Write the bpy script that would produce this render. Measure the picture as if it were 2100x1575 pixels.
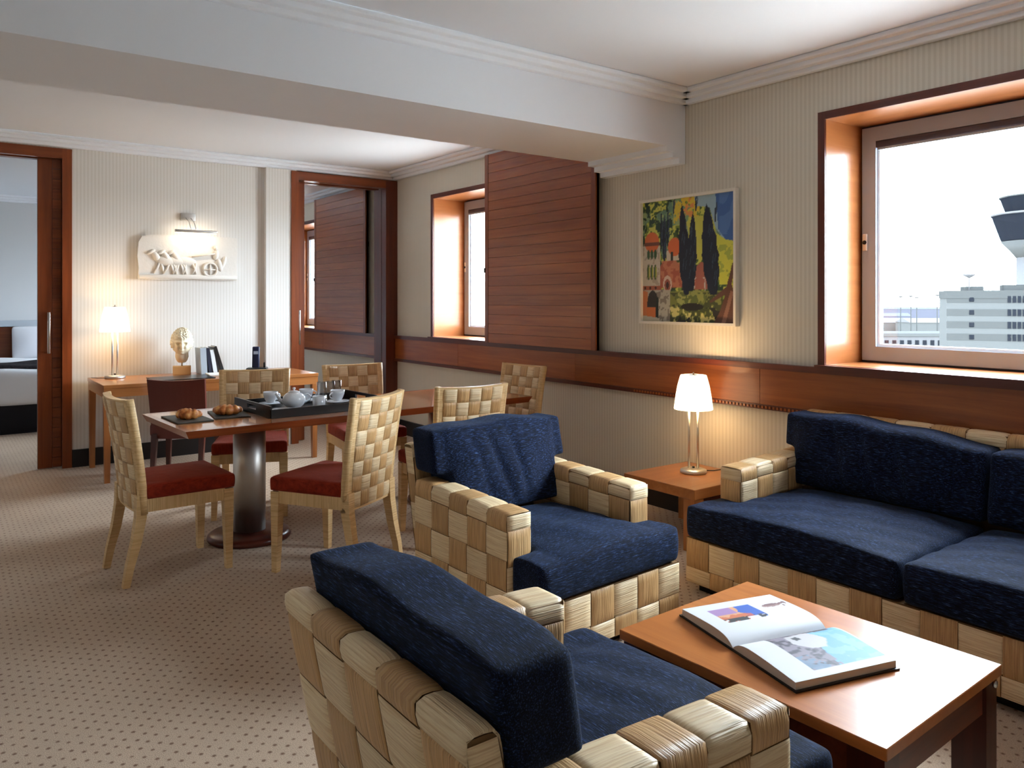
import bpy, bmesh, math, random
import numpy as np
from mathutils import Vector, Matrix, Euler

for o in list(bpy.data.objects):
    bpy.data.objects.remove(o, do_unlink=True)
SC = bpy.context.scene
COL = SC.collection
R = math.radians
random.seed(7)

# ------------------------------------------------------------------ camera
cam_d = bpy.data.cameras.new('camera')
cam = bpy.data.objects.new('camera', cam_d)
COL.objects.link(cam)
cam_d.sensor_width = 36.0
cam_d.lens = 1605.0 / 2100.0 * 36.0
cam_d.shift_y = -(787.5 - 616.0) / 2100.0
cam_d.clip_end = 3000
cam_d.clip_start = 0.05
cam.location = (0, 0, 1.43)
cam.rotation_euler = (R(90), 0, R(-36.54))
SC.camera = cam

# ------------------------------------------------------------------ world (hazy white daylight sky)
W = bpy.data.worlds.new('world')
SC.world = W
W.use_nodes = True
wn = W.node_tree.nodes
wn['Background'].inputs[0].default_value = (0.75, 0.885, 1.0, 1)
wn['Background'].inputs[1].default_value = 30.0

# ------------------------------------------------------------------ colour management
vs = SC.view_settings
vs.view_transform = 'Standard'
vs.look = 'None'
vs.gamma = 1.0
vs.use_curve_mapping = False
vs.exposure = 1.0
SC.cycles.max_bounces = 8
SC.cycles.diffuse_bounces = 5
SC.cycles.use_adaptive_sampling = True
SC.cycles.adaptive_threshold = 0.03
SC.cycles.glossy_bounces = 4
SC.cycles.transparent_max_bounces = 12
SC.cycles.sample_clamp_indirect = 6.0
SC.cycles.caustics_reflective = False
SC.cycles.caustics_refractive = False

YB, XR = 7.63, 4.055          # planes of the back wall and of the window wall
OPEN_Z = (1.067, 2.452)       # window openings
WINS = [(1.00, 2.494), (5.40, 6.79), (9.62, 11.0)]


def portal(y0, y1):
    l = bpy.data.lights.new('window_portal', 'AREA')
    l.shape = 'RECTANGLE'
    l.size = y1 - y0
    l.size_y = OPEN_Z[1] - OPEN_Z[0]
    l.cycles.is_portal = True
    o = bpy.data.objects.new('window_portal', l)
    COL.objects.link(o)
    o.location = (4.53, (y0 + y1) / 2, sum(OPEN_Z) / 2)
    o.rotation_euler = (0, R(90), 0)
    o.rotation_euler = Vector((-1, 0, 0)).to_track_quat('-Z', 'Z').to_euler()


for w_ in WINS:
    portal(*w_)


# ================================================================== materials
def lin(c):
    c = c / 255.0
    return c / 12.92 if c <= 0.04045 else ((c + 0.055) / 1.055) ** 2.4


def C(r, g, b):
    return (lin(r), lin(g), lin(b), 1.0)


MATS = {}


def newmat(name):
    m = bpy.data.materials.new(name)
    m.use_nodes = True
    MATS[name] = m
    nt = m.node_tree
    return m, nt, nt.nodes, nt.links, nt.nodes['Principled BSDF']


def simple(name, col, rough=0.5, metal=0.0, coat=0.0, emit=None, estr=0.0, sheen=0.0, bump=0.0, bscale=200.0, spec=0.5):
    m, nt, n, l, b = newmat(name)
    b.inputs['Base Color'].default_value = col
    b.inputs['Roughness'].default_value = rough
    b.inputs['Metallic'].default_value = metal
    b.inputs['Coat Weight'].default_value = coat
    b.inputs['Coat Roughness'].default_value = 0.1
    b.inputs['Specular IOR Level'].default_value = spec
    if emit:
        b.inputs['Emission Color'].default_value = emit
        b.inputs['Emission Strength'].default_value = estr
    if sheen:
        b.inputs['Sheen Weight'].default_value = sheen
    if bump:
        tc = n.new('ShaderNodeTexCoord')
        no = n.new('ShaderNodeTexNoise')
        no.inputs['Scale'].default_value = bscale
        bp = n.new('ShaderNodeBump')
        bp.inputs['Strength'].default_value = bump
        bp.inputs['Distance'].default_value = 0.004
        l.new(tc.outputs['Object'], no.inputs['Vector'])
        l.new(no.outputs['Fac'], bp.inputs['Height'])
        l.new(bp.outputs['Normal'], b.inputs['Normal'])
    return m


def ramp(n, stops):
    r = n.new('ShaderNodeValToRGB')
    e = r.color_ramp.elements
    while len(e) > 1:
        e.remove(e[-1])
    e[0].position, e[0].color = stops[0]
    for p, c in stops[1:]:
        x = e.new(p)
        x.color = c
    return r


def wood(name, c1, c2, rough=0.3, axis=0, grain=22.0, coat=0.12, coat_rough=0.15):
    m, nt, n, l, b = newmat(name)
    tc = n.new('ShaderNodeTexCoord')
    mp = n.new('ShaderNodeMapping')
    sc = [grain, grain, grain]
    sc[axis] = grain * 0.05
    mp.inputs['Scale'].default_value = sc
    oi = n.new('ShaderNodeObjectInfo')
    ad = n.new('ShaderNodeVectorMath')
    ad.operation = 'ADD'
    ml = n.new('ShaderNodeMath')
    ml.operation = 'MULTIPLY'
    ml.inputs[1].default_value = 37.0
    l.new(oi.outputs['Random'], ml.inputs[0])
    l.new(tc.outputs['Object'], mp.inputs['Vector'])
    l.new(mp.outputs['Vector'], ad.inputs[0])
    l.new(ml.outputs[0], ad.inputs[1])
    no = n.new('ShaderNodeTexNoise')
    no.inputs['Scale'].default_value = 1.0
    no.inputs['Detail'].default_value = 8
    no.inputs['Roughness'].default_value = 0.65
    no.inputs['Distortion'].default_value = 0.6
    l.new(ad.outputs[0], no.inputs['Vector'])
    r = ramp(n, [(0.30, c2), (0.70, c1)])
    l.new(no.outputs['Fac'], r.inputs['Fac'])
    hs = n.new('ShaderNodeHueSaturation')
    mr = n.new('ShaderNodeMapRange')
    mr.inputs['To Min'].default_value = 0.88
    mr.inputs['To Max'].default_value = 1.1
    l.new(oi.outputs['Random'], mr.inputs['Value'])
    l.new(mr.outputs[0], hs.inputs['Value'])
    l.new(r.outputs['Color'], hs.inputs['Color'])
    l.new(hs.outputs['Color'], b.inputs['Base Color'])
    b.inputs['Roughness'].default_value = rough
    b.inputs['Coat Weight'].default_value = coat
    b.inputs['Specular IOR Level'].default_value = 0.35
    b.inputs['Coat Roughness'].default_value = coat_rough
    bp = n.new('ShaderNodeBump')
    bp.inputs['Strength'].default_value = 0.05
    bp.inputs['Distance'].default_value = 0.002
    l.new(no.outputs['Fac'], bp.inputs['Height'])
    l.new(bp.outputs['Normal'], b.inputs['Normal'])
    return m


def wallpaper(name, axis, c1, c2, pitch=0.028):
    m, nt, n, l, b = newmat(name)
    ge = n.new('ShaderNodeNewGeometry')
    sx = n.new('ShaderNodeSeparateXYZ')
    l.new(ge.outputs['Position'], sx.inputs[0])
    mu = n.new('ShaderNodeMath'); mu.operation = 'MULTIPLY'; mu.inputs[1].default_value = 2 * math.pi / pitch
    l.new(sx.outputs[axis], mu.inputs[0])
    si = n.new('ShaderNodeMath'); si.operation = 'SINE'
    l.new(mu.outputs[0], si.inputs[0])
    r = ramp(n, [(0.3, c2), (0.72, c1)])
    mr = n.new('ShaderNodeMapRange')
    mr.inputs['From Min'].default_value = -1
    l.new(si.outputs[0], mr.inputs['Value'])
    no = n.new('ShaderNodeTexNoise')
    mp = n.new('ShaderNodeMapping')
    mp.inputs['Scale'].default_value = (160, 160, 6)
    l.new(ge.outputs['Position'], mp.inputs['Vector'])
    l.new(mp.outputs['Vector'], no.inputs['Vector'])
    no.inputs['Scale'].default_value = 1
    mx = n.new('ShaderNodeMath'); mx.operation = 'MULTIPLY_ADD'; mx.inputs[1].default_value = 0.5; 
    l.new(no.outputs['Fac'], mx.inputs[0])
    sb = n.new('ShaderNodeMath'); sb.operation = 'SUBTRACT'; sb.inputs[1].default_value = 0.25
    l.new(mr.outputs[0], sb.inputs[0])
    l.new(sb.outputs[0], mx.inputs[2])
    l.new(mx.outputs[0], r.inputs['Fac'])
    l.new(r.outputs['Color'], b.inputs['Base Color'])
    b.inputs['Roughness'].default_value = 0.75
    return m


def carpet(name):
    m, nt, n, l, b = newmat(name)
    ge = n.new('ShaderNodeNewGeometry')
    mp = n.new('ShaderNodeMapping')
    mp.inputs['Rotation'].default_value = (0, 0, R(45))
    mp.inputs['Scale'].default_value = (24, 24, 0)
    l.new(ge.outputs['Position'], mp.inputs['Vector'])
    vo = n.new('ShaderNodeTexVoronoi')
    vo.inputs['Scale'].default_value = 1.0
    vo.inputs['Randomness'].default_value = 0.12
    l.new(mp.outputs['Vector'], vo.inputs['Vector'])
    no = n.new('ShaderNodeTexNoise')
    no.inputs['Scale'].default_value = 260
    no.inputs['Detail'].default_value = 3
    l.new(ge.outputs['Position'], no.inputs['Vector'])
    n2 = n.new('ShaderNodeTexNoise')
    n2.inputs['Scale'].default_value = 1.6
    n2.inputs['Detail'].default_value = 4
    l.new(ge.outputs['Position'], n2.inputs['Vector'])
    dots = ramp(n, [(0.10, C(128, 96, 74)), (0.22, C(198, 174, 150))])
    l.new(vo.outputs['Distance'], dots.inputs['Fac'])
    fib = ramp(n, [(0.3, (0.72, 0.70, 0.68, 1)), (0.7, (1.15, 1.15, 1.15, 1))])
    l.new(no.outputs['Fac'], fib.inputs['Fac'])
    wear = ramp(n, [(0.3, (0.9, 0.88, 0.86, 1)), (0.7, (1.04, 1.04, 1.04, 1))])
    l.new(n2.outputs['Fac'], wear.inputs['Fac'])
    m1 = n.new('ShaderNodeMixRGB'); m1.blend_type = 'MULTIPLY'; m1.inputs[0].default_value = 1
    l.new(dots.outputs['Color'], m1.inputs[1]); l.new(fib.outputs['Color'], m1.inputs[2])
    m2 = n.new('ShaderNodeMixRGB'); m2.blend_type = 'MULTIPLY'; m2.inputs[0].default_value = 1
    l.new(m1.outputs[0], m2.inputs[1]); l.new(wear.outputs['Color'], m2.inputs[2])
    l.new(m2.outputs[0], b.inputs['Base Color'])
    b.inputs['Roughness'].default_value = 0.95
    b.inputs['Specular IOR Level'].default_value = 0.1
    b.inputs['Sheen Weight'].default_value = 0.15
    bp = n.new('ShaderNodeBump'); bp.inputs['Strength'].default_value = 0.5; bp.inputs['Distance'].default_value = 0.004
    l.new(no.outputs['Fac'], bp.inputs['Height'])
    l.new(bp.outputs['Normal'], b.inputs['Normal'])
    return m


def rush(name, ca, cb, wrap_axis=None, lines=240.0, rough=0.42):
    """rush / cane: streaks along the fibre. With UV (u along fibre) or wound round a leg (wrap_axis)."""
    m, nt, n, l, b = newmat(name)
    tc = n.new('ShaderNodeTexCoord')
    mp = n.new('ShaderNodeMapping')
    if wrap_axis is None:
        mp.inputs['Scale'].default_value = (7, lines, 1)
        l.new(tc.outputs['UV'], mp.inputs['Vector'])
    else:
        sc = [6, 6, 6]
        sc[wrap_axis] = lines
        mp.inputs['Scale'].default_value = sc
        l.new(tc.outputs['Object'], mp.inputs['Vector'])
    oi = n.new('ShaderNodeObjectInfo')
    ml = n.new('ShaderNodeMath'); ml.operation = 'MULTIPLY'; ml.inputs[1].default_value = 53.0
    l.new(oi.outputs['Random'], ml.inputs[0])
    ad = n.new('ShaderNodeVectorMath'); ad.operation = 'ADD'
    l.new(mp.outputs['Vector'], ad.inputs[0]); l.new(ml.outputs[0], ad.inputs[1])
    no = n.new('ShaderNodeTexNoise')
    no.inputs['Scale'].default_value = 1.0
    no.inputs['Detail'].default_value = 3
    l.new(ad.outputs[0], no.inputs['Vector'])
    r = ramp(n, [(0.22, cb), (0.60, ca)])
    l.new(no.outputs['Fac'], r.inputs['Fac'])
    hs = n.new('ShaderNodeHueSaturation')
    mr = n.new('ShaderNodeMapRange')
    mr.inputs['To Min'].default_value = 0.90
    mr.inputs['To Max'].default_value = 1.08
    l.new(oi.outputs['Random'], mr.inputs['Value'])
    l.new(mr.outputs[0], hs.inputs['Value'])
    l.new(r.outputs['Color'], hs.inputs['Color'])
    l.new(hs.outputs['Color'], b.inputs['Base Color'])
    b.inputs['Roughness'].default_value = rough
    b.inputs['Specular IOR Level'].default_value = 0.5
    bp = n.new('ShaderNodeBump'); bp.inputs['Strength'].default_value = 0.9; bp.inputs['Distance'].default_value = 0.004
    l.new(no.outputs['Fac'], bp.inputs['Height'])
    l.new(bp.outputs['Normal'], b.inputs['Normal'])
    return m


def fabric(name, stops, scale=(22, 330, 330), sheen=0.4, tint=(0.4, 0.6, 1, 1), bump=0.6, rough=0.85):
    m, nt, n, l, b = newmat(name)
    tc = n.new('ShaderNodeTexCoord')
    mp = n.new('ShaderNodeMapping')
    mp.inputs['Scale'].default_value = scale
    l.new(tc.outputs['Object'], mp.inputs['Vector'])
    no = n.new('ShaderNodeTexNoise')
    no.inputs['Scale'].default_value = 1.0
    no.inputs['Detail'].default_value = 4
    no.inputs['Roughness'].default_value = 0.7
    l.new(mp.outputs['Vector'], no.inputs['Vector'])
    r = ramp(n, stops)
    l.new(no.outputs['Fac'], r.inputs['Fac'])
    l.new(r.outputs['Color'], b.inputs['Base Color'])
    b.inputs['Roughness'].default_value = rough
    b.inputs['Specular IOR Level'].default_value = 0.15
    b.inputs['Sheen Weight'].default_value = sheen
    b.inputs['Sheen Tint'].default_value = tint
    b.inputs['Sheen Roughness'].default_value = 0.5
    bp = n.new('ShaderNodeBump'); bp.inputs['Strength'].default_value = bump; bp.inputs['Distance'].default_value = 0.003
    l.new(no.outputs['Fac'], bp.inputs['Height'])
    n3 = n.new('ShaderNodeTexNoise'); n3.inputs['Scale'].default_value = 9; n3.inputs['Detail'].default_value = 2
    l.new(tc.outputs['Object'], n3.inputs['Vector'])
    b2 = n.new('ShaderNodeBump'); b2.inputs['Strength'].default_value = 0.35; b2.inputs['Distance'].default_value = 0.02
    l.new(n3.outputs['Fac'], b2.inputs['Height'])
    l.new(b2.outputs['Normal'], bp.inputs['Normal'])
    l.new(bp.outputs['Normal'], b.inputs['Normal'])
    return m


def attr_mat(name, rough=0.4, coat=0.0):
    m, nt, n, l, b = newmat(name)
    a = n.new('ShaderNodeAttribute')
    a.attribute_name = 'print'
    l.new(a.outputs['Color'], b.inputs['Base Color'])
    b.inputs['Roughness'].default_value = rough
    b.inputs['Coat Weight'].default_value = coat
    return m


def glassmat(name, tint=(1, 1, 1, 1), gloss=0.06):
    m, nt, n, l, b = newmat(name)
    n.remove(b)
    out = n['Material Output']
    t = n.new('ShaderNodeBsdfTransparent'); t.inputs[0].default_value = tint
    g = n.new('ShaderNodeBsdfGlossy'); g.inputs['Roughness'].default_value = 0.02
    lw = n.new('ShaderNodeLayerWeight'); lw.inputs[0].default_value = 0.25
    ml = n.new('ShaderNodeMath'); ml.operation = 'MULTIPLY_ADD'; ml.inputs[1].default_value = 0.45; ml.inputs[2].default_value = gloss
    l.new(lw.outputs['Fresnel'], ml.inputs[0])
    mx = n.new('ShaderNodeMixShader')
    l.new(ml.outputs[0], mx.inputs[0]); l.new(t.outputs[0], mx.inputs[1]); l.new(g.outputs[0], mx.inputs[2])
    l.new(mx.outputs[0], out.inputs['Surface'])
    return m


M_ceiling = simple('ceiling_paint', C(234, 237, 243), 0.8)
M_cornice = simple('cornice_paint', C(236, 239, 245), 0.7)
M_paper_x = wallpaper('wallpaper_back', 0, C(226, 222, 217), C(217, 212, 205))
M_paper_y = wallpaper('wallpaper_side_shaded', 1, C(214, 206, 191), C(204, 195, 179))  # darker copy of the wallpaper: the window wall's shade put into the colour
M_plain = simple('plain_wall', C(222, 218, 210), 0.8)
M_bedwall = simple('bedroom_wall', C(208, 210, 212), 0.8)
M_carpet = carpet('carpet')
M_base = simple('dark_skirting', C(22, 17, 20), 0.4)
RED1, RED2 = C(166, 92, 42), C(132, 65, 29)
M_red_y = wood('cherry_along_y', RED1, RED2, 0.32, 1)
M_red_x = wood('cherry_along_x', C(138, 70, 31), C(106, 47, 19), 0.32, 0)
M_red_z = wood('cherry_along_z', C(138, 70, 31), C(106, 47, 19), 0.32, 2)
M_redd_y = wood('dark_cherry_y', C(104, 46, 28), C(76, 31, 20), 0.35, 1)
M_redd_z = wood('dark_cherry_z', C(104, 46, 28), C(76, 31, 20), 0.35, 2)
M_reveal_x = wood('reveal_wood_x', C(166, 104, 58), C(146, 86, 44), 0.3, 0, 16, 0.25, 0.2)
M_reveal_y = wood('reveal_wood_y', C(166, 104, 58), C(146, 86, 44), 0.3, 1, 16, 0.25, 0.2)
M_or_x = wood('honey_wood_x', C(188, 124, 70), C(162, 98, 50), 0.28, 0, 18, 0.35, 0.12)
M_or_y = wood('honey_wood_y', C(188, 124, 70), C(162, 98, 50), 0.28, 1, 18, 0.35, 0.12)
M_or_z = wood('honey_wood_z', C(182, 118, 66), C(154, 92, 48), 0.3, 2, 18, 0.3, 0.12)
M_tab_x = wood('table_wood_x', C(204, 136, 80), C(172, 102, 54), 0.2, 0, 18, 0.6, 0.06)
M_tabe_x = wood('table_edge_wood', C(158, 80, 40), C(120, 54, 26), 0.25, 0, 18, 0.5, 0.08)
M_mah_z = wood('mahogany_z', C(84, 34, 22), C(60, 22, 16), 0.3, 2)
M_mah_x = wood('mahogany_x', C(96, 38, 22), C(66, 24, 16), 0.3, 0)
M_coffee_side = wood('coffee_table_side', C(124, 58, 32), C(92, 38, 22), 0.3, 0)
M_coffee_top = wood('coffee_table_top', C(200, 124, 66), C(172, 98, 48), 0.28, 1, 16, 0.3, 0.2)
M_steel = simple('brushed_steel', C(206, 204, 200), 0.42, 1.0)
M_chrome = simple('chrome', C(210, 208, 205), 0.18, 1.0)
M_rush = rush('rush_weft_lit', C(246, 222, 180), C(212, 172, 120))  # lighter copy: light catching this strand direction is put into the colour
M_rush_w = rush('rush_warp_shaded', C(214, 172, 118), C(168, 120, 70))  # darker copy of the same rush, for strands that catch less light
M_rushbody = simple('rush_core', C(126, 92, 52), 0.8)
M_cane_z = rush('cane_wound', C(232, 196, 142), C(206, 162, 104), 2, 150.0, 0.45)
M_cane_x = rush('cane_wound_x', C(232, 196, 142), C(206, 162, 104), 0, 150.0, 0.45)
M_denim = fabric('navy_chenille', [(0.38, C(4, 6, 13)), (0.51, C(11, 17, 36)), (0.60, C(28, 45, 84)), (0.73, C(90, 118, 158))], (30, 360, 360), 0.08)
M_seat = fabric('red_corduroy', [(0.3, C(112, 26, 13)), (0.7, C(160, 52, 28))], (420, 24, 24), 0.2, (1, 0.5, 0.4, 1), 0.3)
M_leather = simple('oxblood_leather', C(92, 30, 20), 0.42, 0, 0.1, bump=0.2, bscale=240)
M_black = simple('black_lacquer', C(14, 14, 17), 0.3)
M_slate = simple('slate', C(58, 60, 54), 0.6, bump=0.2, bscale=90)
M_china = simple('white_china', C(236, 240, 246), 0.15, 0, 0.4)
M_coffee = simple('coffee_dark', C(40, 22, 14), 0.2)
M_frame = simple('window_frame_paint', C(168, 182, 200), 0.45)
M_white = simple('white_plastic', C(236, 234, 228), 0.4)
M_rubber = simple('dark_gasket', C(70, 68, 84), 0.5)
M_glass = glassmat('window_glass')
M_tumbler = glassmat('tumbler_glass', (0.985, 0.99, 0.99, 1), 0.10)
M_marble = simple('ivory_plaster', C(232, 220, 192), 0.65, bump=0.3, bscale=60)
M_stone = simple('tan_stone', C(214, 170, 112), 0.6)
M_relief = simple('relief_plaster', C(228, 222, 214), 0.75, bump=0.5, bscale=40)
M_linen = simple('white_linen', C(232, 234, 240), 0.85, sheen=0.2, bump=0.25, bscale=12)
M_runner = fabric('dark_bed_runner', [(0.3, C(20, 17, 24)), (0.7, C(58, 52, 56))], (40, 40, 40), 0.0, (1, 1, 1, 1), 0.3)
M_bedbase = simple('bed_base_fabric', C(20, 18, 24), 0.9)
M_page = simple('page_block', C(214, 208, 196), 0.8)
M_print = attr_mat('page_print', 0.6)
M_canvas = attr_mat('painted_canvas', 0.55)
M_cover = simple('book_cover_black', C(18, 18, 24), 0.4)
M_white_frame = simple('picture_frame_white', C(226, 218, 204), 0.5)
M_phone = simple('phone_navy', C(20, 24, 52), 0.3)
M_phone_grey = simple('phone_screen', C(150, 160, 176), 0.3)
M_paper = simple('white_paper', C(240, 240, 238), 0.7)
M_booksilver = simple('book_silver', C(176, 184, 192), 0.4)
M_bookblue = simple('book_navy', C(28, 32, 52), 0.4)
M_bookwhite = simple('book_white', C(226, 228, 230), 0.5)


def shademat(name, col, strength):
    m, nt, n, l, b = newmat(name)
    b.inputs['Base Color'].default_value = C(250, 240, 222)
    b.inputs['Roughness'].default_value = 0.35
    b.inputs['Emission Color'].default_value = col
    b.inputs['Emission Strength'].default_value = strength
    return m


M_shade = shademat('lit_opal_glass', (1.0, 0.76, 0.46, 1), 2.3)
M_tube = shademat('lit_tube', (1.0, 0.84, 0.62, 1), 3.0)
# exterior: building colours darkened in the material to offset the strong sky
M_conc = simple('dimmed_concrete', C(38, 39, 39), 1.0, spec=0.0)
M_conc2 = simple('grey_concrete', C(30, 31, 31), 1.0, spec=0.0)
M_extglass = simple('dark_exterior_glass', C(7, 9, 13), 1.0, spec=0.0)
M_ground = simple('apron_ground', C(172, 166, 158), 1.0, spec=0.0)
M_hangar = simple('hangar_dimmed', C(46, 46, 47), 1.0, spec=0.0)
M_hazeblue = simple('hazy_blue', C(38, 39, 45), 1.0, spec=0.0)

# croissant crust
m, nt, n, l, b = newmat('croissant_crust')
tc = n.new('ShaderNodeTexCoord'); no = n.new('ShaderNodeTexNoise'); no.inputs['Scale'].default_value = 28; no.inputs['Detail'].default_value = 4
l.new(tc.outputs['Object'], no.inputs['Vector'])
r_ = ramp(n, [(0.32, C(122, 56, 20)), (0.52, C(196, 116, 52)), (0.7, C(232, 178, 108))])
l.new(no.outputs['Fac'], r_.inputs['Fac']); l.new(r_.outputs['Color'], b.inputs['Base Color'])
b.inputs['Roughness'].default_value = 0.45
bp = n.new('ShaderNodeBump'); bp.inputs['Strength'].default_value = 0.5; bp.inputs['Distance'].default_value = 0.004
l.new(no.outputs['Fac'], bp.inputs['Height']); l.new(bp.outputs['Normal'], b.inputs['Normal'])
M_crust = m


# ================================================================== mesh helpers
class MB:
    def __init__(self):
        self.v = []
        self.f = []
        self.smooth = []

    def add(self, verts, faces, smooth=False):
        o = len(self.v)
        self.v += [tuple(p) for p in verts]
        self.f += [tuple(i + o for i in f) for f in faces]
        self.smooth += [smooth] * len(faces)
        return self

    def box(self, x0, x1, y0, y1, z0, z1, mat=None):
        vs_ = [(x0, y0, z0), (x1, y0, z0), (x1, y1, z0), (x0, y1, z0), (x0, y0, z1), (x1, y0, z1), (x1, y1, z1), (x0, y1, z1)]
        if mat is not None:
            vs_ = [tuple(mat @ Vector(p)) for p in vs_]
        return self.add(vs_, [(0, 3, 2, 1), (4, 5, 6, 7), (0, 1, 5, 4), (1, 2, 6, 5), (2, 3, 7, 6), (3, 0, 4, 7)])

    def rbox(self, x0, x1, y0, y1, z0, z1, r=0.005, seg=2, mat=None, smooth=True):
        bm = bmesh.new()
        bmesh.ops.create_cube(bm, size=1)
        for v in bm.verts:
            v.co = ((x0 + x1) / 2 + v.co.x * (x1 - x0), (y0 + y1) / 2 + v.co.y * (y1 - y0), (z0 + z1) / 2 + v.co.z * (z1 - z0))
        bmesh.ops.bevel(bm, geom=bm.edges[:], offset=r, segments=seg, affect='EDGES', profile=0.5)
        if mat is not None:
            bm.transform(mat)
        bm.verts.index_update()
        self.add([v.co[:] for v in bm.verts], [[v.index for v in f.verts] for f in bm.faces], smooth)
        bm.free()
        return self

    def hexa(self, bot, top):
        """bot, top : 4 points each, counter-clockwise seen from above"""
        return self.add(list(bot) + list(top), [(0, 3, 2, 1), (4, 5, 6, 7), (0, 1, 5, 4), (1, 2, 6, 5), (2, 3, 7, 6), (3, 0, 4, 7)])

    def lathe(self, prof, seg=24, c=(0, 0, 0), smooth=True, sx=1, sy=1):
        vs_, fs = [], []
        n_ = len(prof)
        for i in range(seg):
            a = 2 * math.pi * i / seg
            for (r_, z) in prof:
                vs_.append((c[0] + sx * r_ * math.cos(a), c[1] + sy * r_ * math.sin(a), c[2] + z))
        for i in range(seg):
            j = (i + 1) % seg
            for k in range(n_ - 1):
                fs.append((i * n_ + k, j * n_ + k, j * n_ + k + 1, i * n_ + k + 1))
        if prof[0][0] > 1e-5:
            fs.append(tuple(i * n_ for i in range(seg))[::-1])
        if prof[-1][0] > 1e-5:
            fs.append(tuple(i * n_ + n_ - 1 for i in range(seg)))
        return self.add(vs_, fs, smooth)

    def tube(self, pts, rad, seg=8, caps=True, square=False):
        pts = [Vector(p) for p in pts]
        rads = rad if isinstance(rad, (list, tuple)) else [rad] * len(pts)
        vs_, fs = [], []
        if square:
            seg = 4
        up = Vector((0, 0, 1))
        for i, p in enumerate(pts):
            t = (pts[min(i + 1, len(pts) - 1)] - pts[max(i - 1, 0)]).normalized()
            a = up.cross(t)
            if a.length < 0.05:
                a = Vector((1, 0, 0)).cross(t) if i == 0 else prev_a
                a = a - t * a.dot(t)
            a.normalize()
            prev_a = a
            b_ = t.cross(a)
            for k in range(seg):
                an = 2 * math.pi * k / seg + (math.pi / 4 if square else 0)
                q = rads[i] * (1.414 if square else 1)
                vs_.append(p + a * (q * math.cos(an)) + b_ * (q * math.sin(an)))
        for i in range(len(pts) - 1):
            for k in range(seg):
                k2 = (k + 1) % seg
                fs.append((i * seg + k, i * seg + k2, (i + 1) * seg + k2, (i + 1) * seg + k))
        if caps:
            fs.append(tuple(range(seg))[::-1])
            fs.append(tuple((len(pts) - 1) * seg + k for k in range(seg)))
        return self.add(vs_, fs, not square)

    def prism(self, poly, z0, z1, mat=None):
        n_ = len(poly)
        vs_ = [(p[0], p[1], z0) for p in poly] + [(p[0], p[1], z1) for p in poly]
        if mat is not None:
            vs_ = [tuple(mat @ Vector(p)) for p in vs_]
        fs = [tuple(range(n_))[::-1], tuple(range(n_, 2 * n_))]
        fs += [(i, (i + 1) % n_, n_ + (i + 1) % n_, n_ + i) for i in range(n_)]
        return self.add(vs_, fs)

    def build(self, name, mat, parent=None, label=None, cat=None, group=None, kind=None):
        me = bpy.data.meshes.new(name)
        me.from_pydata(self.v, [], self.f)
        me.polygons.foreach_set('use_smooth', self.smooth)
        bm = bmesh.new(); bm.from_mesh(me)
        bmesh.ops.recalc_face_normals(bm, faces=bm.faces[:])
        bm.to_mesh(me); bm.free()
        me.materials.append(mat)
        o = bpy.data.objects.new(name, me)
        COL.objects.link(o)
        o.parent = parent
        return tag(o, label, cat, group, kind)


def tag(o, label=None, cat=None, group=None, kind=None):
    if label: o['label'] = label
    if cat: o['category'] = cat
    if group: o['group'] = group
    if kind: o['kind'] = kind
    return o


def empty(name, loc, rz=0.0, label=None, cat=None, group=None, kind=None):
    o = bpy.data.objects.new(name, None)
    o.empty_display_size = 0.1
    COL.objects.link(o)
    o.location = loc
    o.rotation_euler = (0, 0, rz)
    return tag(o, label, cat, group, kind)


def copy_tree(o, parent=None):
    c = o.copy()
    COL.objects.link(c)
    c.parent = parent
    for ch in KIDS.get(o.name, []):
        copy_tree(ch, c)
    return c


KIDS = {}


def index_kids():
    KIDS.clear()
    for o in bpy.data.objects:
        if o.parent:
            KIDS.setdefault(o.parent.name, []).append(o)


def soft(boxes, name, mat, parent, voxel=0.018, smooth=8, deform=None, label=None):
    """cushion: boxes merged by a voxel remesh, smoothed, then shaped by deform(x,y,z)"""
    mb = MB()
    for bx in boxes:
        mb.box(*bx)
    me = bpy.data.meshes.new(name + '_raw')
    me.from_pydata(mb.v, [], mb.f)
    t = bpy.data.objects.new('raw', me)
    COL.objects.link(t)
    rm = t.modifiers.new('r', 'REMESH'); rm.mode = 'VOXEL'; rm.voxel_size = voxel
    sm = t.modifiers.new('s', 'SMOOTH'); sm.factor = 0.5; sm.iterations = smooth
    dg = bpy.context.evaluated_depsgraph_get()
    ev = t.evaluated_get(dg)
    me2 = bpy.data.meshes.new_from_object(ev)
    me2.name = name
    bpy.data.objects.remove(t, do_unlink=True)
    n_ = len(me2.vertices)
    co = np.empty(n_ * 3, dtype=np.float32)
    me2.vertices.foreach_get('co', co)
    co = co.reshape(-1, 3)
    if deform:
        co = deform(co)
    me2.vertices.foreach_set('co', co.astype(np.float32).ravel())
    me2.polygons.foreach_set('use_smooth', [True] * len(me2.polygons))
    me2.materials.clear()
    me2.materials.append(mat)
    me2.update()
    o = bpy.data.objects.new(name, me2)
    COL.objects.link(o)
    o.parent = parent
    return tag(o, label)


def surf_normal(S, u, v, sgn):
    e = 1e-3
    du = Vector(S(min(u + e, 1), v)) - Vector(S(max(u - e, 0), v))
    dv = Vector(S(u, min(v + e, 1))) - Vector(S(u, max(v - e, 0)))
    n_ = du.cross(dv)
    if n_.length < 1e-9:
        return Vector((0, 0, 1))
    return n_.normalized() * sgn


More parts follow.
